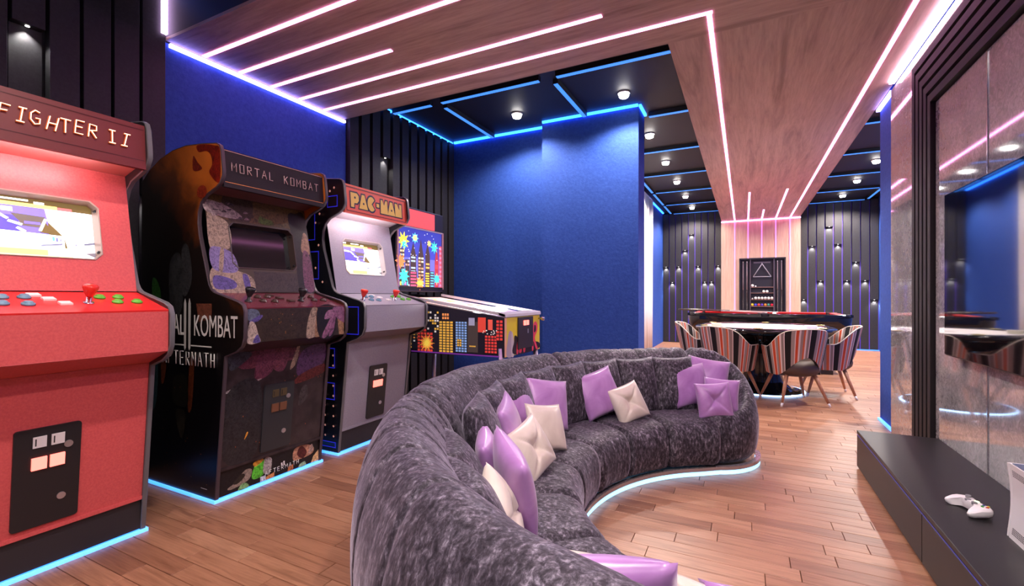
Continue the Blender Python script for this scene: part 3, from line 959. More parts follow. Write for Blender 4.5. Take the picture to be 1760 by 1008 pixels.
# print on the left side: abstract flame shapes and the lettering
Sx, Sz = (1, 0, 0), (0, 0, 1)
so = (0, -h, 0)
OR, RD = (.62, .16, .02), (.20, .018, .008)
side_polys = [
    ([(.045, 1.70), (.048, 1.87), (.0, 1.90), (-.10, 1.92), (-.16, 1.92), (-.14, 1.885), (-.07, 1.88), (-.03, 1.85), (-.02, 1.80), (-.045, 1.76)], (.22, .014, .006)),
    ([(-.19, 1.79), (-.11, 1.79), (-.15, 1.83), (-.19, 1.87)], RD), disc(-.11, 1.665, .045, .035, (.30, .03, .01)),
    ([(-.58, .95), (-.50, .95), (-.52, 1.15), (-.60, 1.2)], (.02, .09, .015)), ([(-.30, 1.35), (-.24, 1.38), (-.20, 1.20), (-.28, 1.1)], (.035, .034, .036)),
    ([(-.42, 1.28), (-.31, 1.33), (-.29, 1.05), (-.40, .98)], (.028, .028, .030)), ([(-.16, 1.06), (-.02, 1.06), (-.02, .98), (-.14, .96)], (.16, .05, .03)),
    ([(-.60, .45), (-.55, .5), (-.54, .72), (-.60, .74)], (.02, .05, .06)), ([(-.24, .48), (-.20, .50), (-.18, .74), (-.22, .74)], (.13, .03, .01)), ([(-.50, .60), (-.47, .62), (-.45, .74), (-.50, .74)], (.13, .03, .01)),
    ([(-.36, .45), (-.26, .45), (-.30, .30)], (.022, .018, .012)), ([(-.38, .5), (-.24, .5), (-.26, .66), (-.37, .64)], (.014, .012, .009)), (R4(-.115, .062, -.06, .066), (.6, .6, .6)),
]
for k_ in range(14):
    u, v = rng.uniform(-.5, -.05), rng.uniform(.06, .7); side_polys.append((R4(u, v, u + .005, v + .004), (.45, .16, .05)))
decal('side_print', so, Sx, Sz, side_polys, M_ART, e, soft=True)
M_SIDEW = mat('pale_lettering', (.62, .58, .56), .4)
so = Vector(so)
font_text('side_lettering', 'KOMBAT', so + Vector((-.180, 0, .885)), Sx, Sz, .165, M_SIDEW, e, .57)
font_text('side_lettering', 'MORTAL', so + Vector((-.640, 0, .885)), Sx, Sz, .165, M_SIDEW, e, .57)
for du in (0, .042):
    decal('side_numeral', so, Sx, Sz, [([(-.262 + du, .80), (-.250 + du, .815), (-.246 + du, 1.06), (-.258 + du, 1.09), (-.270 + du, 1.06), (-.270 + du, .815)], (.45, .42, .40))], M_PRINT, e, .006)
decal('side_rule', so, Sx, Sz, [(R4(-.56, .826, -.27, .833), (.6, .57, .55)), (R4(-.205, .826, -.015, .833), (.6, .57, .55))], M_PRINT, e, .006)
stroke_text('letter', 'AFTERMATH', so + Vector((-.480, 0, .720)), Sx, Sz, .036, .074, .021, .0028, M_SIDEW, e, .006)
# print around the screen
bo = Vector(dark['bz'](0, 0)); Vb = dark['Vb']
OC, CRM, MAU, PUR, BK = (.13, .078, .028), (.34, .25, .19), (.15, .055, .10), (.10, .075, .27), (.012, .009, .009)
pb = [(R4(-.32, .42, .32, .555), OC), ([(-.22, .555), (-.05, .555), (-.08, .42), (-.2, .42)], (.055, .035, .022)), ([(-.32, .24), (-.21, .26), (-.21, .40), (-.30, .44), (-.32, .44)], CRM), ([(-.32, .45), (-.18, .43), (-.12, .45), (-.20, .50), (-.32, .52)], (.34, .26, .26)),
      ([(.21, 0), (.32, 0), (.32, .5), (.25, .53), (.19, .50), (.21, .3)], BK), ([(.26, .28), (.32, .26), (.32, .38), (.29, .40)], (.30, .17, .11)), ([(.25, .04), (.32, .02), (.32, .24), (.27, .27)], MAU),
      ([(-.32, .0), (-.10, .0), (-.09, .06), (-.14, .11), (-.32, .14)], CRM), ([(-.32, .02), (-.22, .02), (-.20, .05), (-.24, .08), (-.32, .09)], PUR), ([(-.32, .13), (-.22, .11), (-.18, .14), (-.21, .23), (-.32, .25)], (.20, .16, .36)),
      ([(-.29, .12), (-.27, .12), (-.25, .24), (-.27, .24)], CRM), ([(-.16, .10), (-.13, .10), (-.12, .03), (-.15, .02)], PUR), (R4(-.09, .005, .20, .125), (.040, .028, .024)), ([(-.02, .43), (.08, .43), (.02, .50)], (.10, .16, .03)), ([(.0, .47), (.17, .46), (.15, .555), (.02, .555)], OC)]
for k_ in range(16):
    u, v = rng.uniform(-.31, -.1), rng.uniform(.425, .52); pb.append((([(u, v), (u + .03, v + .004), (u + .012, v + .016)]), rng.choice([(.40, .30, .30), (.07, .05, .06), (.28, .18, .2)])))
decal('bezel_print', bo, (0, 1, 0), Vb, pb, M_ART, dark['bezel'], .0006, .0001, soft=True)
bpy.data.objects.remove(dark['root'].children[0]) if False else None
# print on the control front and the lower panel
fo = Vector((.2335, 0, .86)); 
pc = [(R4(-.32, .0, .32, .17), (.035, .022, .016)), ([(.04, .0), (.10, .0), (.155, .03), (.11, .17), (.08, .17), (.05, .10)], CRM), ([(.10, .0), (.16, .03), (.115, .17), (.105, .10)], (.30, .17, .10)), ([(.13, .0), (.24, 0), (.25, .17), (.12, .17)], BK), ([(.17, .10), (.25, .12), (.25, .155), (.19, .15)], (.30, .14, .24)), ([(.25, .12), (.32, .07), (.32, .17), (.235, .17)], (.26, .11, .20)),
      ([(.15, .0), (.19, .0), (.245, .115), (.22, .115)], (.28, .12, .22)), ([(.20, .0), (.235, .02), (.255, .12), (.24, .12)], (.20, .08, .16)), ([(.28, 0), (.32, 0), (.32, .07), (.27, .10)], (.34, .19, .10)),
      ([(-.32, .12), (-.27, .11), (-.25, .14), (-.27, .17), (-.32, .17)], (.10, .12, .18)), ([(-.31, .10), (-.26, .11), (-.235, .135), (-.25, .14), (-.30, .115)], PUR), ([(-.32, 0), (-.25, .0), (-.26, .04), (-.28, .10), (-.31, .10)], (.42, .34, .30)), ([(-.29, 0), (-.25, 0), (-.265, .04)], PUR)]
for k_ in range(10):
    u, v = rng.uniform(-.2, .0), rng.uniform(.01, .15); pc.append((R4(u, v, u + .004, v + .006), (.30, .12, .03)))
decal('front_print', fo, (0, 1, 0), (0, 0, 1), pc, M_ART, e, .001, .0001, soft=True)
fr = dark['fr']; Pf = dark['Pf']; lo_ = Vector(fr(0, 0))
pl = [([(-.24, .54), (.10, .56), (.08, .63), (-.2, .63)], (.13, .035, .06)), ([(-.16, .47), (-.06, .50), (-.04, .62), (-.14, .62)], (.16, .045, .085)), ([(-.05, .52), (.02, .50), (.05, .62), (-.02, .62)], (.17, .05, .085)), ([(-.30, .54), (-.20, .60), (-.20, .63), (-.31, .63)], (.05, .055, .075)), ([(-.31, .42), (-.14, .46), (-.14, .47), (-.31, .435)], (.4, .36, .36)),
      ([(-.31, .05), (-.12, .05), (-.13, .45), (-.31, .42)], (.028, .027, .032)), ([(.12, .45), (.30, .50), (.31, .63), (.14, .60)], (.10, .045, .13)), ([(.11, .40), (.31, .44), (.31, .50), (.13, .45)], (.14, .03, .03)), ([(.06, .50), (.10, .53), (.12, .63), (.10, .63)], CRM), ([(.14, .26), (.20, .30), (.19, .38), (.15, .36)], (.06, .05, .055)), ([(-.20, .14), (-.19, .15), (-.18, .175), (-.19, .175)], (.9, .42, .06))]
for k_ in range(16):
    u, v = rng.uniform(-.3, .3), rng.uniform(.02, .6); pl.append((R4(u, v, u + .004, v + .007), (.35, .09, .03)))
decal('lower_print', lo_, (0, 1, 0), Pf, pl, M_ART, e, .0006, .0001, soft=True)
ko = Vector((.004, 0, .022))
pk = [(R4(-.32, 0, .32, .14), (.012, .010, .012)), ([(-.28, .03), (-.24, .05), (-.18, .10), (-.14, .09), (-.16, .04), (-.25, .02)], (.30, .24, .20)), ([(-.25, .05), (-.2, .085), (-.18, .07), (-.22, .04)], (.03, .025, .02)), ([(-.14, .04), (-.09, .03), (-.06, .06), (-.07, .13), (-.12, .11)], (.12, .62, .05)), ([(-.12, .10), (-.07, .12), (-.08, .135), (-.13, .125)], (.75, .35, .05)),
      ([(-.07, .05), (-.03, .03), (-.015, .11), (-.05, .135), (-.065, .11)], (.45, .42, .42)), ([(.13, .06), (.18, .05), (.27, .06), (.28, .10), (.22, .13), (.14, .125)], (.55, .28, .18)), ([(.16, .08), (.20, .05), (.23, .08), (.20, .125), (.17, .12)], (.10, .02, .02)), ([(.24, .065), (.28, .08), (.27, .12), (.25, .10)], (.6, .42, .36)),
      ([(-.06, .0), (.0, .0), (.0, .03), (-.05, .02)], (.8, .35, .12)), ([(.09, 0), (.13, .0), (.13, .035), (.095, .03)], (.7, .25, .1)), ([(-.22, .0), (-.16, .0), (-.17, .025), (-.2, .03)], (.25, .5, .2)), ([(.17, .0), (.22, .0), (.215, .025), (.18, .02)], (.4, .6, .4)), ([(.26, .0), (.32, .0), (.32, .07), (.28, .04)], (.9, .6, .3)), (R4(-.09, 0, -.055, .03), (.7, .8, .95)), (R4(.045, .05, .055, .07), (.9, .9, .9)), (R4(.06, .05, .07, .075), (.9, .9, .9))]
decal('kick_print', ko, (0, 1, 0), (0, 0, 1), pk, M_ART, e, .0008, .0001, soft=True)
stroke_text('letter', 'AFTERMATH', (.006, -.06, .05), (0, 1, 0), (0, 0, 1), .017, .024, .0095, .0016, mat('white_lettering', (.85, .85, .85), .4), e, .001)

M_PMSIDE = mat('black_vinyl', (0.008, 0.008, 0.012), 0.3)
grey = cabinet('arcade_cabinet', 2.665, dict(
    side=M_PMSIDE, mold=M_TMOLD, top=M_GREYCAB, marquee=mat('orange_marquee', (0.50, 0.065, 0.035), 0.4, emit=(.6, .07, .035), es=.2), hood=mat('pale_hood', (.70, .66, .70), .4), front=M_GREYCAB, under=M_GREYCAB, lower=M_GREYCAB, kick=M_KICK, lip=M_GREYCAB, deck=M_GREYCAB,
    bezel=M_GREYCAB, frame=mat('pale_frame', (.45, .40, .40), .3), screen=SCR, picture=True, lamp=True, coin=(-.10, .085, .03, .425), coin_mat=M_BLACK, slot=mat('silver_slot', (.8, .78, .8), .3, .3), lampm=M_REDLAMP,
    shaft=M_CHROME, knob=KNOB_R, btns=(BTN_B, BTN_W, BTN_G)))
tag(grey['root'], 'grey arcade cabinet with an orange marquee and yellow block letters', 'arcade machine')
e = grey['root']
def blk(ch):
    if ch == 'P': return [(0, 0), (.38, 0), (.42, .30), (.78, .32), (1, .52), (1, .84), (.78, 1), (0, 1)], (.52, .68)
    if ch == 'A': return [(-.05, 0), (1.05, 0), (.68, 1), (.34, 1)], (.52, .38)
    if ch == 'C':
        pts = [(.5 + .52 * cos(radians(a)), .5 + .52 * sin(radians(a))) for a in range(38, 325, 14)]
        return pts + [(.52, .5)], None
    if ch == 'M': return [(0, 0), (.06, 1), (.30, 1), (.52, .62), (.74, 1), (.98, 1), (1.04, 0)], None
    if ch == 'N': return [(0, 0), (0, 1), (.30, 1), (.66, .55), (.68, 1), (1, 1), (1, 0)], None
    return [(.1, .38), (.9, .38), (.9, .64), (.1, .64)], None
def grow(pts, g):
    cx_ = sum(p[0] for p in pts) / len(pts); cy_ = sum(p[1] for p in pts) / len(pts)
    out = []
    n_ = len(pts)
    for i_ in range(n_):
        a, b_, c_ = Vector(pts[i_ - 1]), Vector(pts[i_]), Vector(pts[(i_ + 1) % n_])
        d1, d2 = (b_ - a).normalized(), (c_ - b_).normalized()
        nn = Vector((d1.y + d2.y, -d1.x - d2.x))
        if nn.length < 1e-6: nn = Vector((d1.y, -d1.x))
        nn.normalize(); out.append((b_ + nn * g * 1.15))
    return [tuple(q) for q in out]
def area(pts): return sum(pts[k_][0] * pts[(k_ + 1) % len(pts)][1] - pts[(k_ + 1) % len(pts)][0] * pts[k_][1] for k_ in range(len(pts)))
lu = -.272; lh = .104; v0_ = .046
for ch_ in 'PAC-MAN':
    lw = .077 if ch_ != '-' else .036
    pts, hole = blk(ch_)
    q = [(lu + a * lw, v0_ + b_ * lh) for a, b_ in pts]
    if area(q) < 0: q = q[::-1]
    pol = [(grow(q, .0115), (.010, .010, .035)), (q, (.72, .50, .10))]
    if hole: pol.append(disc(lu + hole[0] * lw, v0_ + hole[1] * lh, .008, .009, (.010, .010, .035), 8))
    decal('letter', (.0525, 0, 1.682), Um, Vm, pol, M_PRINT, e, .001, .0008)
    lu += lw + (.005 if ch_ not in 'C-' else .010)
fw_ = [(R4(-.315, .0, .315, .006), (.12, .02, .03)), (R4(-.315, .168, .315, .176), (.12, .02, .03)), (R4(-.315, 0, -.309, .176), (.12, .02, .03)), (R4(.309, 0, .315, .176), (.12, .02, .03))]
decal('marquee_border', (.0522, 0, 1.695), Um, Vm, fw_, M_PRINT, e)
# maze lines on the visible side
BLN = (.03, .03, .75); DOT = (.75, .35, .28)
ps = []
def maze(u0, v0, u1, v1, w=.006):
    ps.extend([(R4(u0, v0, u1, v0 + w), BLN), (R4(u0, v1 - w, u1, v1), BLN), (R4(u0, v0, u0 + w, v1), BLN), (R4(u1 - w, v0, u1, v1), BLN)])
maze(-.10, 1.72, .0, 1.80); maze(-.35, 1.50, -.22, 1.72); maze(-.32, 1.22, -.18, 1.42); maze(-.14, .86, .02, 1.0); maze(.08, .84, .2, 1.03); maze(-.30, .60, -.02, .74); maze(-.25, .38, -.02, .50); maze(-.25, .05, -.01, .09)
for k_ in range(9):
    for uu in (-.03, -.11):
        v = .13 + .07 * k_
        ps.append(([(uu, v - .009), (uu + .009, v), (uu, v + .009), (uu - .009, v)], DOT))
for (uu, v) in ((-.02, 1.85), (-.06, 1.83), (-.14, 1.86), (-.16, 1.68), (-.2, 1.62), (-.17, 1.46), (-.2, 1.30), (-.13, 1.2)):
    ps.append(([(uu, v - .010), (uu + .010, v), (uu, v + .010), (uu - .010, v)], DOT))
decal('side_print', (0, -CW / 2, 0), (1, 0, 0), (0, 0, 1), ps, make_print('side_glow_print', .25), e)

# ------------------------------------------------------------------ pinball machine
pin = empty('pinball_machine', (-2.28, 3.44, 0))
tag(pin, 'pinball machine with lit city backglass and skyline sides beside the blue wall', 'pinball machine')
px0, px1, hy_ = -0.66, 0.66, 0.335           # local: x rear..front, half width
box_poly = [(px0, .62), (px1, .635), (px1, .965), (px0, 1.145)]
prism('cabinet_body', [(px0, .62), (px1, .635), (px1, .935), (px0, 1.12)], 'y', -hy_, hy_, mat('navy_body', (.018, .016, .030), .35), pin)
for sg in (-1, 1):
    a, b_ = (-hy_ - .004, -hy_ + .022) if sg < 0 else (hy_ - .022, hy_ + .004)
    prism('side_rail', [(px0 + .28, 1.10), (px1 + .006, .945), (px1 + .006, .968), (px0 + .28, 1.122)], 'y', a, b_, mat('white_rail', (.75, .70, .75), .25, .2), pin)
prism('lockdown_bar', [(px1 - .05, .952), (px1 + .012, .940), (px1 + .012, .962), (px1 - .05, .978)], 'y', -hy_ - .004, hy_ + .004, mat('white_rail'), pin, .003)
sl_ = (px1 - .05, .944), (px0 + .28, 1.088)
pfv = Vector((sl_[1][0] - sl_[0][0], 0, sl_[1][1] - sl_[0][1]))
pl_ = pfv.length
pfp = [(R4(-.30, 0, .30, pl_), (.85, .55, .50)), (R4(-.30, 0, .30, .28), (.30, .20, .45)), (R4(-.30, .22, .30, .5), (.95, .85, .80))]
for k_ in range(40):
    u, v = rng.uniform(-.28, .24), rng.uniform(.05, pl_ - .08); a = rng.uniform(.015, .05)
    pfp.append(disc(u, v, a, a, rng.choice([(.9, .25, .12), (.95, .7, .2), (.9, .85, .85), (.6, .15, .35), (.2, .3, .75)])))
decal('playfield', (sl_[0][0], 0, sl_[0][1]), (0, 1, 0), pfv, pfp, make_print('lit_playfield', .7), pin, .001, .0001)
tube('playfield_lamp', [(px1 - .30, -.27, .995), (px1 - .30, .27, .995)], .010, M_WHITELAMP, pin)
for sg in (-1, 1):
    for xx, lo_x in ((px1 - .04, px1 + .01), (px0 + .20, px0 + .16)):
        tube('leg', [(xx, sg * (hy_ - .015), .70), (lo_x, sg * (hy_ + .005), .03)], .022, mat('lilac_steel', (.55, .50, .66), .25, .6), pin, 8)
        lathe('leveler', [(.018, 0), (.018, .012), (.006, .014), (.006, .04)], M_CHROME, pin, 10, loc=(lo_x, sg * (hy_ + .005), 0))
# skyline print on the near side
DK = (.010, .009, .016)
pz = []
def tower(u0, u1, v0, v1, base, win, nu, nv, fill=1.0, mu=.25, mv=.3):
    pz.append((R4(u0, v0, u1, v1), base))
    du, dv = (u1 - u0) / nu, (v1 - v0) / nv
    for i in range(nu):
        for j in range(nv):
            if rng.random() < fill:
                c_ = win if not isinstance(win, list) else rng.choice(win)
                pz.append((R4(u0 + (i + mu / 2) * du, v0 + (j + mv / 2) * dv, u0 + (i + 1 - mu / 2) * du, v0 + (j + 1 - mv / 2) * dv), c_))
YEL, BLU, REDW, ORA, WHT = (.72, .42, .06), (.22, .38, .68), (.62, .05, .04), (.75, .28, .08), (.7, .66, .62)
def side_top(x): return 1.12 + (x - px0) / (px1 - px0) * (.935 - 1.12)
tower(-.40, -.06, .66, .98, DK, [YEL, WHT, ORA], 9, 12, .35, .5, .5)
tower(-.16, .0, .64, .86, DK, REDW, 5, 8)
tower(-.06, .06, .80, 1.0, DK, [YEL, WHT], 5, 9, .5)
tower(.06, .20, .645, .90, DK, YEL, 4, 12)
tower(.09, .16, .91, .965, DK, ORA, 3, 2)
tower(.22, .33, .655, .90, DK, BLU, 4, 12)
pz.append((R4(.335, .66, .43, .90), (.055, .04, .038))); pz.append((R4(.345, .87, .40, .93), (.30, .30, .42)))
tower(.35, .41, .70, .715, (.055, .04, .038), YEL, 4, 1); tower(.235, .28, .70, .76, DK, YEL, 2, 3)
pz.append((R4(.43, .82, .50, .935), (.62, .06, .04))); pz.append((R4(.52, .84, .56, .92), (.70, .10, .07)))
tower(.49, .60, .66, .80, DK, REDW, 4, 6); tower(.59, .65, .76, .92, DK, REDW, 2, 6)
for k_ in range(12):
    u, v = rng.uniform(.47, .60), rng.uniform(.80, .85); pz.append((R4(u, v, u + .010, v + .008), WHT))
pz.append(burst(-.06, .715, .03, .085, 11, (.80, .33, .05))); pz.append(burst(-.06, .715, .02, .055, 11, (.85, .62, .08), .3))
pz.append((R4(-.22, .635, .62, .645), (.16, .03, .28)))
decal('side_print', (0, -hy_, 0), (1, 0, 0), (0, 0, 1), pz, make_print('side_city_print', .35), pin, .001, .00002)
# front
pfn = [(R4(-hy_, .635, hy_, .935), (.75, .58, .04)), (R4(-hy_, .64, -.30, .935), (.78, .42, .28)), ([(-.30, .64), (-.17, .64), (-.18, .76), (-.215, .82), (-.25, .83), (-.28, .78)], (.40, .32, .42)), ([(-.22, .64), (-.17, .64), (-.18, .76), (-.215, .82)], (.55, .48, .52)), ([(-.17, .64), (.3, .64), (.3, .70), (-.02, .73), (-.15, .79), (-.175, .74)], (.02, .012, .02)),
       ([(-.13, .645), (-.10, .645), (-.09, .72), (-.12, .73)], (.72, .05, .10)), ([(-.08, .645), (-.04, .645), (-.035, .68), (-.075, .685)], (.72, .05, .10)), ([(.0, .645), (.03, .645), (.05, .70), (.10, .72), (.10, .735), (.0, .715)], (.72, .05, .10)), ([(.17, .645), (.20, .645), (.20, .72), (.25, .645), (.29, .645), (.23, .74), (.28, .80), (.28, .86), (.22, .88), (.18, .80)], (.75, .06, .12)), ([(.21, .79), (.25, .80), (.25, .84), (.22, .85)], (.02, .012, .02))]
decal('front_print', (px1, 0, 0), (0, 1, 0), (0, 0, 1), pfn, M_PRINT, pin, .0008, .0001, soft=True)
cd = box('coin_door', px1, px1 + .012, -.115, .175, .675, .930, mat('plum_door', (.030, .022, .028), .35), pin, .003)
for yy in (.0, .055):
    box('coin_button', px1 + .012, px1 + .017, yy - .020, yy + .020, .862, .902, M_REDLAMP, cd)
box('lock', px1 + .012, px1 + .016, .055, .07, .795, .83, M_STEEL, cd)
tube('plunger', [(px1, .31, .905), (px1 + .03, .31, .905), (px1 + .032, .31, .905), (px1 + .055, .31, .905), (px1 + .06, .31, .905)], [.008, .008, .018, .018, .008], M_CHROME, pin, 12)
# backbox
bx0, bx1 = px0 - .02, -.38
bb = box('backbox', bx0, bx1, -.345, .345, 1.14, 1.895, mat('navy_body'), pin, .006)
box('topper', bx1, bx1 + .012, -.25, .19, 1.725, 1.875, mat('red_lit_panel', (.7, .05, .06), .4, emit=(.9, .08, .09), es=.7), pin)
GO = Vector((bx1 + .001, 0, 1.185)); gh = .525
gp = [(R4(-.315, 0, .315, gh), (.045, .05, .34)), (R4(-.315, 0, .315, .26), (.12, .12, .42)), (R4(-.315, .40, .315, gh), (.03, .035, .26))]
def gt(u0, u1, v1, spire, base, win, nu, nv, fill=1.0, v0=0):
    gp.append((R4(u0, v0, u1, v1), base))
    if spire: gp.append(([(u0, v1), (u1, v1), ((u0 + u1) / 2, v1 + spire)], base))
    du, dv = (u1 - u0) / nu, (v1 - v0) / nv
    for i in range(nu):
        for j in range(nv):
            if rng.random() < fill:
                c_ = rng.choice(win) if isinstance(win, list) else win
                gp.append((R4(u0 + (i + .12) * du, v0 + (j + .2) * dv, u0 + (i + .88) * du, v0 + (j + .7) * dv), c_))
BRN = (.05, .03, .03)
gt(-.30, -.24, .33, 0, BRN, [(.2, .4, .6), (.8, .6, .3)], 2, 10, .8); gt(-.23, -.17, .24, .0, BRN, [(.7, .3, .2), (.8, .7, .6)], 2, 8, .7)
gt(-.16, -.08, .28, .12, BRN, [(.35, .5, .6)], 1, 9, .5); gt(-.05, .03, .28, .16, BRN, [(.85, .7, .4), (.6, .3, .15)], 2, 9, .8); gt(.055, .125, .30, .11, BRN, [(.8, .35, .08)], 1, 9, .6)
gt(-.17, -.07, .14, 0, BRN, (.75, .08, .16), 1, 5); gt(.05, .12, .14, 0, BRN, (.85, .62, .05), 1, 6); gt(.125, .19, .15, 0, BRN, (.10, .40, .70), 1, 6); gt(.20, .26, .24, .16, (.30, .03, .04), (.55, .05, .06), 1, 3)
gt(-.31, -.19, .06, 0, BRN, [(.1, .45, .7), (.85, .7, .1), (.6, .1, .4)], 4, 1); gt(.27, .31, .40, 0, (.45, .06, .10), (.75, .15, .25), 1, 9)
for b_ in (burst(-.26, .40, .04, .085, 9, (.85, .75, .05)), burst(-.10, .44, .03, .055, 8, (.10, .45, .60)), disc(-.10, .44, .03, .025, (.85, .45, .2)), burst(.19, .38, .03, .065, 8, (.05, .55, .40)), burst(.11, .41, .02, .035, 7, (.85, .55, .15)), burst(-.25, .09, .04, .075, 9, (.05, .50, .42)), burst(.23, .08, .03, .06, 8, (.05, .55, .45)), burst(-.03, .035, .035, .07, 8, (.80, .22, .05)), disc(-.03, .035, .04, .022, (.85, .65, .08)), burst(-.30, .22, .04, .07, 8, (.75, .2, .06)), burst(-.25, .37, .02, .045, 7, (.05, .5, .5))):
    gp.append(b_)
for k_ in range(26):
    u, v = rng.uniform(-.30, .28), rng.uniform(.25, .50); gp.append(disc(u, v, .005, .005, (.9, .9, 1), 6))
decal('backglass', GO, (0, 1, 0), (0, 0, 1), gp, make_print('lit_backglass', 1.0), pin, .001, .00006)
box('backglass_trim', bx1, bx1 + .01, -.33, .33, 1.165, 1.182, M_BLACK, pin)
box('backglass_trim', bx1, bx1 + .01, -.33, .33, 1.708, 1.720, mat('pale_trim', (.6, .5, .55), .3, .5), pin)
for sg in (-1, 1):
    box('backglass_trim', bx1, bx1 + .01, sg * .33 - .01, sg * .33 + .01, 1.165, 1.72, mat('rose_trim', (.55, .28, .30), .3, .3), pin)

# ------------------------------------------------------------------ curved sofa
C0 = Vector((0.3, 2.2))
sofa = empty('curved_sofa', (C0.x, C0.y, 0))
tag(sofa, 'large curved dark grey crushed-velvet sofa with a lit base', 'sofa')
TH0, TH1 = 115.0, 288.0
BACK = [(1.70, .06), (1.76, .14), (1.785, .28), (1.79, .42), (1.775, .54), (1.74, .64), (1.69, .705), (1.64, .715), (1.585, .69), (1.53, .635), (1.485, .56), (1.455, .46), (1.43, .34), (1.42, .20), (1.42, .06)]
BACKS = catmull(BACK, 2)
bc = (1.60, .40)
def shrink(sec, amt, cen):
    o = []
    for r, z in sec:
        dr, dz = r - cen[0], z - cen[1]; l = hypot(dr, dz)
        k = max(0, (l - amt)) / l
        o.append((cen[0] + dr * k, max(.055, cen[1] + dz * k)))
    return o
def ring_at(th, sec, wig=0.0):
    c_, s_ = cos(radians(th)), sin(radians(th))
    return [(r * c_, r * s_, z) for r, z in sec]
def arc_segment(name, a0, a1, sec, cen, step=1.0, pleats=None, ends=True):
    mid_r = cen[0]
    arc = radians(a1 - a0) * mid_r
    n = max(6, int((a1 - a0) / step))
    ts = [0, .004 / arc, .012 / arc, .025 / arc] + [(.05 / arc) + (1 - .1 / arc) * k / n for k in range(n + 1)] + [1 - .025 / arc, 1 - .012 / arc, 1 - .004 / arc, 1]
    loops = []
    for t in ts:
        dd = min(t, 1 - t) * arc
        am = .034 * max(0, 1 - dd / .038) ** 2
        th = a0 + (a1 - a0) * t
        if pleats: am += pleats(th)
        loops.append(ring_at(th, shrink(sec, am, cen)))
    return loft(name, loops, M_VELVET, sofa)
def pl_back(th):
    return .003 * (1 + sin(th * .31 + 1.5 * sin(th * .13))) + .0022 * max(0, sin(th * .9 + 2 * sin(th * .37))) ** 3 + sum(w_ * math.exp(-((th - g_) / .32) ** 2) for g_, w_ in ((119, .008), (122, .007), (125.5, .006), (129, .007), (133, .005), (207.5, .010), (210, .010), (214.5, .011), (222, .008), (229, .009), (238, .007), (150, .008), (148, .005), (157, .006), (199, .007)))
for a0, a1 in ((TH0, 153), (153, 204), (204, 256), (256, TH1)):
    arc_segment('backrest', a0, a1, BACKS, bc, .25, pl_back)
# arm: the roll turns round the far end
tc = C0 * 0 + Vector((cos(radians(TH0)), sin(radians(TH0)))) * 1.40
loops = []
turn = 190
for i in range(61):
    t = i / 60; an = radians(TH0 - turn * t)
    ss = min(1, max(0, (t - .1) / .75)); hs = 1 - .54 * ss * ss * (3 - 2 * ss); bl = min(1, t / .30); bl = bl * bl * (3 - 2 * bl)
    am = .026 * max(0, 1 - t * .62 / .03) ** 2 + .03 * max(0, (t - .93) / .07) ** 2 + (.005 * (1 + sin(i * 1.3)) if t < .75 else 0) * (1 - t)
    sec = shrink(BACKS, am, bc)
    lp = []
    for r, z in sec:
        q = (r - 1.40) * (1 - bl) + (.205 + (r - 1.42) * (.175 / .37)) * bl
        lp.append((tc.x + cos(an) * q, tc.y + sin(an) * q, .055 + (z - .055) * hs))
    loops.append(lp)
loft('armrest', loops, M_VELVET, sofa)
lathe('seat', [(.05, .06), (.27, .06), (.30, .10), (.31, .20), (.30, .27), (.26, .315), (.18, .336), (.04, .342)], M_VELVET, sofa, 40, loc=(tc.x, tc.y, 0))
# seat
SEAT = [(1.02, .06), (.985, .075), (.965, .13), (.960, .20), (.970, .265), (1.0, .312), (1.06, .335), (1.20, .342), (1.35, .338), (1.46, .33), (1.48, .25), (1.48, .06)]
SEATS = catmull(SEAT, 2)
seat_edges = [TH0 + .5, 135, 153, 171, 189, 207, 225, 243, 261, TH1 - .5]
for a0, a1 in zip(seat_edges[:-1], seat_edges[1:]):
    arc_segment('seat', a0, a1, SEATS, (1.22, .2), 1.5, lambda th: .0025 * (1 + sin(th * 3.3)))
# plinth and strip
PL_ = [(1.04, 0), (1.04, .06), (1.72, .06), (1.72, 0)]
loft('plinth', [ring_at(TH0 + (TH1 - TH0) * k / 90, PL_) for k in range(91)], M_BLACK, sofa)
path = [(1.005 * cos(radians(a)), 1.005 * sin(radians(a))) for a in [TH1 - k * 1.5 for k in range(int((TH1 - TH0 - 6) / 1.5))]]
path = [p for p in path]
for k in range(28):
    an = radians(-66 + 80 * k / 27)
    path.append((tc.x + .374 * cos(an), tc.y + .374 * sin(an)))
loops = []
for i, p in enumerate(path):
    a, b_ = Vector(path[max(i - 1, 0)]), Vector(path[min(i + 1, len(path) - 1)])
    t = (b_ - a).normalized(); nn = Vector((-t.y, t.x))
    loops.append([(p[0] + nn.x * o, p[1] + nn.y * o, z) for o, z in ((-.012, .004), (.008, .004), (.008, .030), (-.012, .030))])
loft('base_light', loops, M_SOFALED, sofa)
loops = []
for i, p in enumerate(path):
    a, b_ = Vector(path[max(i - 1, 0)]), Vector(path[min(i + 1, len(path) - 1)])
    t = (b_ - a).normalized(); nn = Vector((-t.y, t.x))
    loops.append([(p[0] + nn.x * o, p[1] + nn.y * o, z) for o, z in ((-.016, .031), (.014, .031), (.014, .052), (-.016, .052))])
loft('base_trim', loops, mat('silver_trim', (.6, .55, .58), .25, .7), sofa)

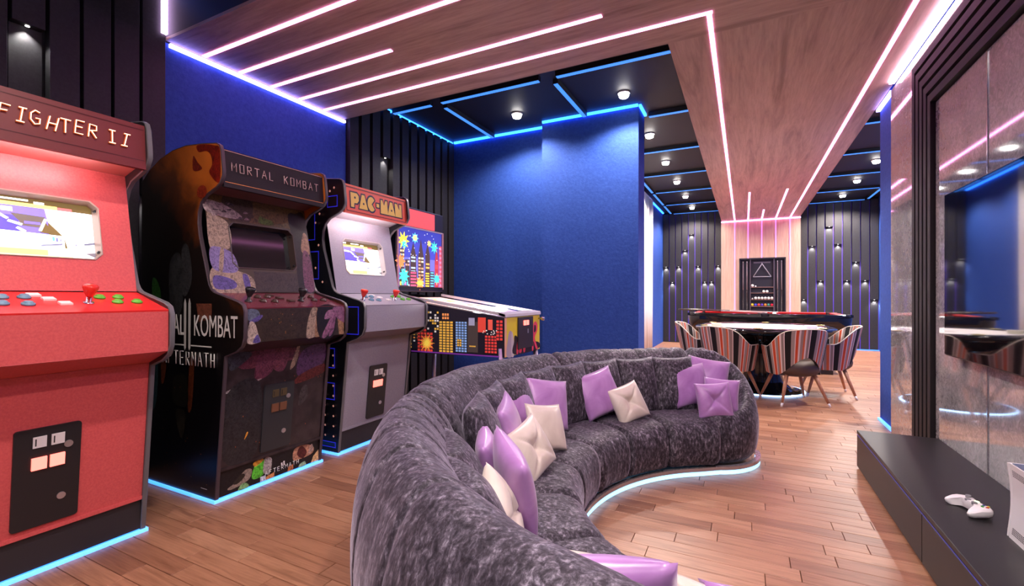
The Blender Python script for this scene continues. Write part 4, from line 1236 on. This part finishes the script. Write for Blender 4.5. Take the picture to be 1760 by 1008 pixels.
# cushions
def pillow_mesh(name, w, h_, th, m, tuft=False, n=18, puff=0.42):
    V, F = [], []
    def pt(i, j, sgn):
        u, v = -1 + 2 * i / n, -1 + 2 * j / n
        k = 1 - .07 * (1 - u * u) * abs(v) ** 2; kk = 1 - .07 * (1 - v * v) * abs(u) ** 2
        base = max(0.0, (1 - u ** 2) * (1 - v ** 2)) ** puff
        zz = th * base
        if tuft:
            r = hypot(u, v)
            zz *= 1 - .62 * math.exp(-(r / .28) ** 2)
            fold = min(abs(u - v), abs(u + v)) if tuft == 'x' else min(abs(u), abs(v))
            zz *= 1 - .42 * math.exp(-(fold / .085) ** 2) * max(0, 1 - r * .72)
        else:
            zz *= 1 + .05 * sin(3 * u + 2 * v) * (1 - abs(u))
        return (u * w / 2 * kk, v * h_ / 2 * k, sgn * zz)
    idx = {}
    for sgn in (1, -1):
        for i in range(n + 1):
            for j in range(n + 1):
                edge = i in (0, n) or j in (0, n)
                if edge and sgn < 0: idx[(i, j, -1)] = idx[(i, j, 1)]; continue
                idx[(i, j, sgn)] = len(V); V.append(pt(i, j, sgn))
        for i in range(n):
            for j in range(n):
                q = (idx[(i, j, sgn)], idx[(i + 1, j, sgn)], idx[(i + 1, j + 1, sgn)], idx[(i, j + 1, sgn)])
                F.append(q if sgn > 0 else q[::-1])
    me = bpy.data.meshes.new(name); me.from_pydata(V, [], F); me.materials.append(m); me.update()
    me.polygons.foreach_set('use_smooth', [True] * len(F))
    return me
def place(me, name, x, y_, z, yaw, tilt, roll):
    """local +z is the face normal; yaw = heading of that normal, tilt = degrees leaning back, roll in plane"""
    o = bpy.data.objects.new(name, me)
    Mx = Matrix.Rotation(radians(yaw), 4, 'Z') @ Matrix.Rotation(radians(90 - tilt), 4, 'Y') @ Matrix.Rotation(radians(90 + roll), 4, 'Z')
    o.matrix_world = Matrix.Translation((x, y_, z)) @ Mx
    return link(o)
ME_BACK = pillow_mesh('back_cushion', .305, .385, .075, M_VELVET, n=16, puff=.36)
for k in range(10):
    th = 122.5 + 11.6 * k
    r = 1.365 if k < 8 else 1.42; zc = .495 if k < 8 else .43; tl = 15 if k < 8 else 26
    o = place(ME_BACK, 'back_cushion', C0.x + r * cos(radians(th)), C0.y + r * sin(radians(th)), zc, th + 180, tl, 0)
    tag(o, 'dark velvet back cushion on the curved sofa, %s from the far arm' % ORD[k], 'cushion', 'velvet cushions along the sofa back')
ME_P = pillow_mesh('throw_pillow', .285, .285, .052, M_PURPLE)
ME_PS = pillow_mesh('throw_pillow', .22, .22, .045, M_PURPLE)
ME_PT = pillow_mesh('throw_pillow', .225, .225, .052, M_PURPLE, 'x', 30)
ME_C = pillow_mesh('throw_pillow', .235, .235, .042, M_CREAM)
ME_CT = pillow_mesh('throw_pillow', .235, .235, .054, M_CREAM, 'x', 30)
def inw(x, y_): return math.degrees(atan2(C0.y - y_, C0.x - x))
for me, x, y_, z, dy, tilt, roll, lab in [
    (ME_PS, -.845, 1.50, .49, -4, 14, 10, 'small purple satin pillow tucked behind the near cream pillow'),
    (ME_P, -.680, 1.375, .485, 4, 12, 12, 'purple satin pillow standing edge-on beside the near cream pillow'),
    (ME_CT, -.635, 1.205, .445, -24, 20, 30, 'cream tufted pillow slumped behind the edge-on purple pillow'),
    (ME_P, -.945, 1.87, .495, 6, 14, 8, 'purple satin pillow seen almost edge-on, left of the cream tufted pillow'),
    (ME_P, -1.04, 2.13, .50, -16, 20, 16, 'purple satin pillow behind the cream pair, its left corner raised'),
    (ME_P, -.985, 2.40, .50, -22, 20, -12, 'purple satin pillow behind the plain cream pillow, right one of its pair'),
    (ME_CT, -.825, 1.83, .440, -30, 26, 14, 'cream tufted pillow leaning in front of the left purple pillows'),
    (ME_C, -.87, 2.11, .455, -26, 24, -10, 'plain cream pillow between the cream tufted one and a purple one'),
    (ME_P, -.81, 2.83, .495, -14, 22, 14, 'large purple satin pillow standing alone in the middle of the sofa'),
    (ME_CT, -.645, 2.90, .435, -6, 24, 14, 'small cream tufted pillow right of the large middle purple pillow'),
    (ME_P, -.33, 3.385, .490, 16, 16, 3, 'purple satin pillow at the left of the group by the far arm'),
    (ME_P, -.228, 3.52, .528, -4, 24, -10, 'purple satin pillow lying at the back of the group by the far arm'),
    (ME_PS, -.135, 3.335, .450, -16, 16, -3, 'purple satin pillow at the right of the group, against the far arm'),
    (ME_PT, -.172, 3.215, .435, 0, 16, 3, 'purple tufted pillow in front of the group by the far arm'),
    (ME_C, -.315, .950, .465, 30, 24, -6, 'cream pillow at the near end, mostly hidden behind a purple one'),
    (ME_P, -.240, .915, .478, 36, 26, -8, 'big lilac-looking pillow at the bottom edge of the picture'),
    (ME_C, -.035, 1.02, .420, 0, 26, 6, 'pale pillow just right of the pillow at the bottom edge'),
    (ME_P, .085, 1.00, .420, -6, 20, -10, 'purple pillow corner at the bottom edge, rightmost on the sofa')]:
    o = place(me, 'throw_pillow', x, y_, z, inw(x, y_) + dy, tilt, roll)
    tag(o, lab, 'pillow', 'satin throw pillows on the sofa')

# ------------------------------------------------------------------ media console, screen, gamepad, game console
tv = empty('television', (1.05, 2.62, 0.0))
tag(tv, 'large black wall-mounted television on the marble wall', 'television')
box('casing', -.055, -.002, -.755, .755, .775, 1.665, M_BLACK, tv, .004)
box('screen', -.058, -.0545, -.747, .747, .783, 1.657, mat('tv_glass', (.004, .004, .006), .03, spec=.9, coat=1.0), tv)

mc = empty('media_console', (0.852, 2.3, 0))
tag(mc, 'long low charcoal media console under the television', 'console table')
cy0, cy1 = -1.9, 1.35
box('carcass', -.185, .198, cy0, cy1, .015, .215, M_CONSOLE, mc, .002)
box('top_panel', -.205, .198, cy0 - .002, cy1 + .004, .218, .240, M_CONSOLE, mc, .002)
box('shadow_gap', -.187, .19, cy0, cy1, .2145, .2185, M_BLACKWALL, mc)
yy = cy1
k = 0
while yy > cy0 + .1:
    y2 = max(yy - 1.215, cy0)
    box('drawer_front', -.205, -.186, y2 + .003, yy - .003, .012, .210, M_CONSOLE, mc, .0015)
    yy = y2
box('accent_light', -.2055, -.2035, cy0, cy1, .2125, .2155, mat('dim_indigo_led', (.05, .05, .3), emit=(.10, .10, .55), es=.2), mc)

gp_ = empty('game_controller', (.815, 2.475, .24), radians(-78))
tag(gp_, 'white gamepad lying on the charcoal console', 'game controller')
outl = [(-.028, .030), (-.052, .034), (-.070, .022), (-.078, -.005), (-.080, -.040), (-.070, -.056), (-.056, -.050), (-.042, -.022), (-.025, -.014), (0, -.013)]
full = outl + [(-x, y_) for x, y_ in outl[-2::-1]]
full = catmull(full, 3, True)
loops = []
for z, k in ((.004, .80), (.010, .95), (.020, 1.0), (.030, .97), (.036, .86), (.039, .70)):
    loops.append([(x * (1 if k > .95 else (k + 1) / 2), y_ * k - .004 * (1 - k), z - .35 * max(0, -.02 - y_) * (1 if z > .02 else .4) + (.0)) for x, y_ in full])
mn = min(p[2] for l in loops for p in l)
loops = [[(a, b_, c_ - mn + .001) for a, b_, c_ in l] for l in loops]
bodyc = loft('shell', loops, M_WHITEPL, gp_)
zt = .0395 - mn
def knob(nm, x, y_, r_, h2, m_): lathe(nm, [(r_, 0), (r_, h2), (r_ * .6, h2 + .0015)], m_, gp_, 12, loc=(x, y_, zt - .004))
M_GREYP = mat('grey_plastic', (.22, .22, .23), .4)
knob('thumbstick', -.046, .012, .009, .012, M_GREYP); knob('thumbstick', .020, -.006, .009, .010, M_GREYP); knob('direction_pad', -.020, -.004, .010, .006, M_GREYP)
knob('guide_button', 0, .014, .008, .005, mat('green_glow', (.6, .9, .3), emit=(.7, 1, .35), es=3))
for (x, y_, c_) in ((.046, .024, (.6, .45, .02)), (.056, .014, (.5, .03, .02)), (.036, .014, (.03, .06, .25)), (.046, .004, (.05, .3, .05))):
    knob('face_button', x, y_, .0048, .006, mat('face_%d' % int(c_[0] * 100 + c_[1] * 10), c_, .3))

gc = empty('game_console', (.885, 2.12, .24))
tag(gc, 'white game console standing upright on the charcoal console', 'game console')
sec = []
for k in range(13):
    t = k / 12; w = .040 - .010 * sin(pi * t)
    sec.append((w, t * .265))
poly = [(-a, b_) for a, b_ in sec] + [(a, b_) for a, b_ in sec[::-1]]
prism('shell', poly, 'y', -.155, .155, M_WHITEPL, gc, .002)
prism('faceplate', [(-a * 1.02, b_ * .99 + .001) for a, b_ in sec] + [(a * 1.02, b_ * .99 + .001) for a, b_ in sec[::-1]], 'y', .155, .168, M_WHITEPL, gc, .003)
for z0_ in (.018, .222):
    bm = bmesh.new()
    for k in range(26):
        for j in range(4):
            zz = z0_ + j * .006; xs = -(.040 - .010 * sin(pi * zz / .265)) 
            add_box(bm, xs - .0006, xs + .002, -.14 + k * .0108, -.14 + k * .0108 + .0075, zz, zz + .004)
    bmobj('vent', bm, mat('vent_grey', (.20, .19, .20), .5), gc)
box('disc_slot', -.012, -.008, .168, .1685, .03, .22, M_GREYP, gc)
box('top_reflection', -.036, .036, -.14, .14, .2655, .268, mat('slate_reflection', (.10, .13, .19), .2), gc)  # blue-grey reflection on the white top, painted as a thin added plate

# ------------------------------------------------------------------ curtain of the far room
cu = empty('curtain', (XBL + .10, 7.6, 0))
tag(cu, 'pale full-length curtain hanging beyond the blue pillar', 'curtain')
V, F = [], []
nf = 260
for i in range(nf + 1):
    yv = -1.85 + 3.68 * i / nf
    xo = .035 * sin(i * .62) + .012 * sin(i * .23)
    for z in (.02, 1.0, 2.0, 2.98):
        V.append((xo * (1 + .1 * (z - 1)), yv, z))
for i in range(nf):
    for j in range(3):
        a = i * 4 + j; F.append((a, a + 4, a + 5, a + 1))
fab = mobj('fabric', V, F, M_CURTAIN, cu, smooth=True)
sm = fab.modifiers.new('thick', 'SOLIDIFY'); sm.thickness = .004
box('track', -.02, .02, -1.9, 1.86, 2.98, 3.02, M_WHITEPL, cu)

# ------------------------------------------------------------------ poker table and chairs
pt = empty('poker_table', (.19, 6.2, 0))
tag(pt, 'round poker table with a pale top and black padded rim', 'table')
lathe('tabletop', [(.10, .672), (.62, .678), (.66, .70), (.66, .738), (.60, .742), (.05, .742)], M_GLOSSB, pt, 48)
lathe('cloth', [(.02, .7415), (.612, .7415), (.612, .745), (.02, .7455)], M_WHITECLOTH, pt, 48)
V, F = [], []
for i in range(64):
    a = 2 * pi * i / 64
    for k in range(12):
        q = 2 * pi * k / 12
        rr_ = .672 + .062 * cos(q); V.append((rr_ * cos(a), rr_ * sin(a), .728 + .030 * sin(q)))
for i in range(64):
    for k in range(12):
        F.append((i * 12 + k, ((i + 1) % 64) * 12 + k, ((i + 1) % 64) * 12 + (k + 1) % 12, i * 12 + (k + 1) % 12))
mobj('padded_rim', V, F, M_GLOSSB, pt, smooth=True)
lathe('pedestal', [(.32, .02), (.29, .05), (.22, .12), (.19, .30), (.24, .45), (.42, .56), (.56, .62), (.60, .675)], M_GLOSSB, pt, 32)
lathe('base', [(.42, 0), (.42, .018), (.40, .024), (.1, .026)], M_GLOSSB, pt, 48)
V, F = tube_geo([(.428 * cos(2 * pi * k / 64), .428 * sin(2 * pi * k / 64), .010) for k in range(65)], .008, 6, False)
mobj('base_light', V, F, mat('ring_led', (.5, .7, 1), emit=(.35, .6, 1), es=3.5), pt, smooth=True)
pr_ = [disc(.0, -.05, .10, .05, (.10, .09, .09)), disc(.03, -.05, .06, .03, (.6, .55, .5)), (R4(-.22, -.42, -.12, -.36), (.75, .66, .12)), (R4(-.12, -.42, -.09, -.36), (.35, .12, .5)), ([(.05, .1), (.3, .05), (.3, .10), (.06, .16)], (.30, .27, .27)), ([(-.3, .1), (-.1, .12), (-.1, .15), (-.3, .14)], (.55, .5, .48))]
decal('cloth_print', (0, 0, .7455), (1, 0, 0), (0, 1, 0), pr_, M_PRINT, pt, .0005, .0001)
for k in range(6):
    a = radians(25 + 60 * k)
    lathe('cup_holder', [(.045, 0), (.045, .004), (.036, .006), (.034, .001), (.01, .001)], mat('yellow_brass', (.75, .65, .25), .25, .7), pt, 18, loc=(.672 * cos(a), .672 * sin(a), .757))
# card deck and chip stacks
for (dx, dy_, c_, nm, lb) in ((.46, -.22, (.85, .85, .85), 'card_box', 'small white card box at the right edge of the poker table'), (-.48, -.20, (.80, .78, .6), 'card_box', 'small pale card box at the left edge of the poker table')):
    bm = bmesh.new(); add_box(bm, -.055, .055, -.03, .03, 0, .035, .004, 2)
    o = bmobj(nm, bm, mat('card_' + str(round(c_[2], 2)), c_, .3), None, True, loc=(.19 + dx, 6.2 + dy_, .7462), rot=(0, 0, .3))
    tag(o, lb, 'box')

STR = [((.008, .007, .008), 6), ((.36, .30, .26), 3), ((.80, .70, .64), 1), ((.60, .085, .025), 3), ((.80, .70, .64), 1), ((.34, .27, .24), 3), ((.66, .15, .05), 2), ((.80, .70, .64), 1), ((.30, .24, .21), 3), ((.84, .76, .70), 1)]
seq = [c for c, n in STR for _ in range(n)]
def make_chair():
    e = empty('armchair', (0, 0, 0))
    nphi, nz = 168, 9
    def zt_(a):
        a = abs(a)
        t = min(1, max(0, (a - 38) / 50)); t = t * t * (3 - 2 * t)
        end = max(0, (a - 118) / 12)
        return .772 - .000014 * min(a, 45) ** 2 - .165 * t - .05 * end ** 2
    def zb_(a):
        a = abs(a)
        t = min(1, a / 66); t = t * t * (3 - 2 * t)
        return .490 - .190 * t + .02 * max(0, (a - 110) / 20)
    def pt(a, f, off):
        z = zb_(a) + (zt_(a) - zb_(a)) * f
        hz = (z - .30) / .45
        rx = (.235 + .075 * min(1, hz * 1.1) - .01 * hz ** 2) + off
        ry = (.22 + .10 * hz) + off
        ra = radians(a)
        return (rx * sin(ra), -ry * cos(ra) + (.05 if abs(a) > 90 else 0) * (abs(a) - 90) / 40, z)
    V, F, cols = [], [], []
    span = 130
    A = [-span + 2 * span * i / nphi for i in range(nphi + 1)]
    for off in (0, -.030):
        for a in A:
            for j in range(nz + 1):
                V.append(pt(a, j / nz, off))
    st = nz + 1; half = (nphi + 1) * st
    for i in range(nphi):
        for j in range(nz):
            a = i * st + j
            F.append((a, a + st, a + st + 1, a + 1)); cols.append(seq[int(i * .86) % len(seq)])
            b_ = a + half
            F.append((b_, b_ + 1, b_ + st + 1, b_ + st)); cols.append(seq[int(i * .86 + 7) % len(seq)])
        for j in (0, nz):
            a = i * st + j; b_ = a + half
            F.append((a, b_, b_ + st, a + st) if j == 0 else (a, a + st, b_ + st, b_)); cols.append((.02, .018, .018))
    for i in (0, nphi):
        for j in range(nz):
            a = i * st + j; b_ = a + half
            F.append((a, a + 1, b_ + 1, b_) if i == 0 else (a, b_, b_ + 1, a + 1)); cols.append((.02, .018, .018))
    me = bpy.data.meshes.new('backrest'); me.from_pydata(V, [], F)
    at = me.color_attributes.new('Col', 'FLOAT_COLOR', 'CORNER'); li = 0
    for p, c_ in zip(me.polygons, cols):
        for _ in p.loop_indices:
            at.data[li].color = (*c_, 1); li += 1
    me.materials.append(M_STRIPE); me.polygons.foreach_set('use_smooth', [True] * len(F)); me.update()
    try: me.set_sharp_from_angle(angle=radians(50))
    except Exception: pass
    link(bpy.data.objects.new('backrest', me), e)
    rim = [pt(a, 1.0, -.010) for a in A[::2]]
    rim = [pt(-span, f, -.010) for f in (.05, .35, .7)] + rim + [pt(span, f, -.010) for f in (.7, .35, .05)]
    tube('piping', [(p[0], p[1], p[2] + .002) for p in rim], .007, M_PIPE, e, 6)
    prof = [(.02, .285), (.15, .288), (.205, .305), (.235, .335), (.243, .37), (.236, .405), (.205, .435), (.14, .455), (.02, .462)]
    lathe('seat', prof, M_BROWN, e, 32).scale = (1, .98, 1)
    for sx in (-1, 1):
        for sy in (-1, 1):
            top, bot = Vector((sx * .135, sy * .13, .31)), Vector((sx * .235, sy * .225, 0))
            cut = top + (bot - top) * .88
            lg = tube('leg', [top, top + (bot - top) * .4, cut], [.019, .017, .0115], M_LEGW, e, 10)
            tube('foot_cap', [cut, bot], [.0118, .010], M_WHITEPL, lg, 10)
    return e
ch0 = make_chair()
CH = 'striped armchairs around the poker table'
spots = [(.455, 5.60, -.42, 'striped armchair with its back to the camera, nearest the poker table front, brown seat showing'),
         (-.155, 5.66, .40, 'striped armchair partly hidden by the far end of the sofa'),
         (.83, 6.23, pi / 2 * 1.0, 'striped armchair at the right side of the poker table'),
         (-.47, 6.25, -pi / 2, 'striped armchair at the left side of the poker table beside the blue wall')]
for i, (x, y_, a, lb) in enumerate(spots):
    # local front is +y; headings: towards the table
    c_ = ch0 if i == 0 else copy_tree(ch0)
    c_.location = (x, y_, 0)
    d = Vector((.19 - x, 6.2 - y_)); c_.rotation_euler = (0, 0, atan2(-d.x, d.y))
    tag(c_, lb, 'chair', CH)

# ------------------------------------------------------------------ pool table
po = empty('pool_table', (.27, 8.2, 0))
tag(po, 'black pool table with red cloth behind the poker table', 'pool table')
hx, hy2 = 1.06, .61
def rrect(a, b_, r, n=6):
    out = []
    for cx_, cy_, a0 in ((a - r, b_ - r, 0), (-a + r, b_ - r, 90), (-a + r, -b_ + r, 180), (a - r, -b_ + r, 270)):
        for k in range(n + 1):
            q = radians(a0 + 90 * k / n); out.append((cx_ + r * cos(q), cy_ + r * sin(q)))
    return out
loops = [[(x, y_, z) for x, y_ in rrect(hx - i_, hy2 - i_, max(.05, .22 - i_ * .5))] for i_, z in ((.30, .42), (.20, .45), (.08, .56), (.015, .68), (0, .76), (0, .80), (.01, .81))]
loft('frame', loops, M_GLOSSB, po)
prism('cloth', rrect(hx - .13, hy2 - .13, .03), 'z', .795, .812, M_REDCLOTH, po)
for sg in (-1, 1):
    for sx in (-1, 1):
        x0, x1 = (.07, hx - .19) if sx > 0 else (-hx + .19, -.07)
        prism('cushion_rail', [(sg * (hy2 - .09), .845), (sg * (hy2 - .155), .838), (sg * (hy2 - .135), .812), (sg * (hy2 - .09), .812)], 'x', x0, x1, M_REDCLOTH, po)
        prism('rail', [(sg * (hy2 - .09), .810), (sg * (hy2), .805), (sg * (hy2), .838), (sg * (hy2 - .02), .846), (sg * (hy2 - .09), .846)], 'x', x0 - (.08 if sx < 0 else .02), x1 + (.08 if sx > 0 else .02), M_GLOSSB, po)
    prism('cushion_rail', [(sg * (hx - .09), .845), (sg * (hx - .155), .838), (sg * (hx - .135), .812), (sg * (hx - .09), .812)], 'y', -hy2 + .19, hy2 - .19, M_REDCLOTH, po)
    prism('rail', [(sg * (hx - .09), .810), (sg * hx, .805), (sg * hx, .838), (sg * (hx - .02), .846), (sg * (hx - .09), .846)], 'y', -hy2 + .11, hy2 - .11, M_GLOSSB, po)
for x, y_ in ((-hx + .11, -hy2 + .11), (hx - .11, -hy2 + .11), (-hx + .11, hy2 - .11), (hx - .11, hy2 - .11), (0, hy2 - .085), (0, -hy2 + .085)):
    lathe('pocket', [(.075, 0), (.075, .034), (.058, .036), (.055, .006), (.01, .004)], M_BLACK, po, 18, loc=(x, y_, .812))
for sx in (-1, 1):
    for sy in (-1, 1):
        prism('leg', [(sx * .86, .43), (sx * .62, .43), (sx * .70, .0), (sx * .84, 0)], 'y', sy * .36 - .06, sy * .36 + .06, M_GLOSSB, po, .004)

def ball(x, y_, z, r_, m_, lab, grp):
    V, F = [], []
    n = 14
    prof = [(max(r_ * sin(pi * k / 10), .0008), -r_ * cos(pi * k / 10)) for k in range(11)]
    o = lathe('billiard_ball', prof, m_, None, n, loc=(x, y_, z))
    return tag(o, lab, 'ball', grp)
M_BALLW = mat('ivory_ball', (.82, .78, .72), .12)
ball(.40, 7.86, .841, .029, M_BALLW, 'white cue ball resting on the red pool cloth', None)
def cue(name_pts, lab, grp=None):
    a, b_ = Vector(name_pts[0]), Vector(name_pts[1])
    e = empty('pool_cue', tuple(a)); d = b_ - a
    tube('shaft', [d * .52, d * .98], [.0105, .006], mat('ash_shaft', (.30, .24, .25), .3), e, 8)
    tube('butt', [d * 0, d * .02, d * .52], [.012, .0145, .0105], mat('dark_butt', (.03, .02, .02), .25), e, 8)
    tube('ferrule', [d * .98, d * 1.0], [.006, .0055], M_WHITEPL, e, 8)
    tag(e, lab, 'cue', grp)
cue(((-1.00, 8.35, .878), (.30, 7.72, .856)), 'dark cue stick lying across the left end of the pool table, sticking out')
cue(((-.93, 8.55, .878), (.46, 8.08, .856)), 'cue stick lying behind the other on the pool table')

# ------------------------------------------------------------------ cue rack on the pillar
rk = empty('cue_rack', (.345, 11.4, 0))
tag(rk, 'tall navy cue rack with ball shelves on the wooden pillar', 'cue rack')
rw = .43
box('back_panel', -rw, rw, -.02, 0, .55, 1.925, mat('navy_rack', (.006, .006, .016), .5), rk)
for sx in (-1, 1):
    box('side_frame', sx * rw - .012, sx * rw + .012, -.09, 0, .55, 1.925, mat('navy_rack'), rk, .002)
    box('divider', sx * .225 - .008, sx * .225 + .008, -.085, -.02, .55, 1.90, mat('rack_divider', (.09, .07, .09), .3), rk)
box('top_frame', -rw - .012, rw + .012, -.09, 0, 1.90, 1.928, mat('navy_rack'), rk)
box('bottom_frame', -rw - .012, rw + .012, -.09, 0, .54, .565, mat('navy_rack'), rk)
SH = (1.30, 1.175, 1.03, .885)
for zz in SH:
    box('shelf', -.217, .217, -.085, -.02, zz - .012, zz, mat('rack_shelf', (.22, .13, .11), .3), rk)
M_TRI = mat('grey_triangle', (.25, .24, .28), .3)
tri = empty('ball_triangle', (.345, 11.33, 0)); tag(tri, 'ball triangle hanging above the shelves of the cue rack', 'ball rack')
A_, B_, C_ = Vector((0, 0, 1.80)), Vector((-.17, 0, 1.52)), Vector((.17, 0, 1.52))
multi_tube('frame', [[A_, B_], [B_, C_], [C_, A_]], .010, M_TRI, tri)
tube('hanger', [(0, 0, 1.80), (0, .045, 1.82)], .006, M_TRI, tri)
box('nameplate', -.16, .16, -.026, -.02, 1.815, 1.845, mat('dim_plate', (.10, .085, .11), .3), rk)
kk = 0
for sx in (-1, 1):
    for j in range(2):
        x = .345 + sx * (.29 + .075 * j)
        cue(((x, 11.345, .566), (x, 11.345, 1.86)), 'cue standing upright in the rack, %s from the left' % ORD[(1 - j) if sx < 0 else 2 + j])
bx = lambda i: .345 - .185 + .062 * i
for i in (0,):
    ball(bx(0), 11.345, SH[0] + .0305, .030, M_BALLW, 'white ball at the left of the top rack shelf', None)
ball(bx(1), 11.345, SH[0] + .0165, .016, M_BALLW, 'small white chalk-size ball on the top rack shelf', None)
for i in (4, 5):
    ball(bx(i) - .03, 11.345, SH[1] + .0285, .028, M_BALLW, 'white ball on the second rack shelf, %s of its pair' % ('left' if i == 4 else 'right'), None)
ball(bx(0), 11.345, SH[2] + .0165, .016, M_BALLW, 'small white ball at the left end of the third rack shelf', None)
for i in range(1, 7):
    ball(bx(i), 11.345, SH[2] + .0285, .028, M_BALLW, 'white ball in the row of six on the third rack shelf, %s from the left' % ORD[i - 1], 'white balls on the third shelf')
for i, (c_, nm) in enumerate((((.75, .50, .05), 'yellow'), ((.05, .06, .5), 'blue'), ((.6, .05, .05), 'red'), ((.10, .05, .4), 'indigo'), ((.75, .22, .03), 'orange'), ((.05, .22, .16), 'green'), ((.55, .02, .05), 'crimson'))):
    ball(bx(i), 11.345, SH[3] + .0285, .028, mat('ball_' + nm, c_, .12), '%s ball on the lowest rack shelf' % nm, 'coloured balls on the lowest shelf')
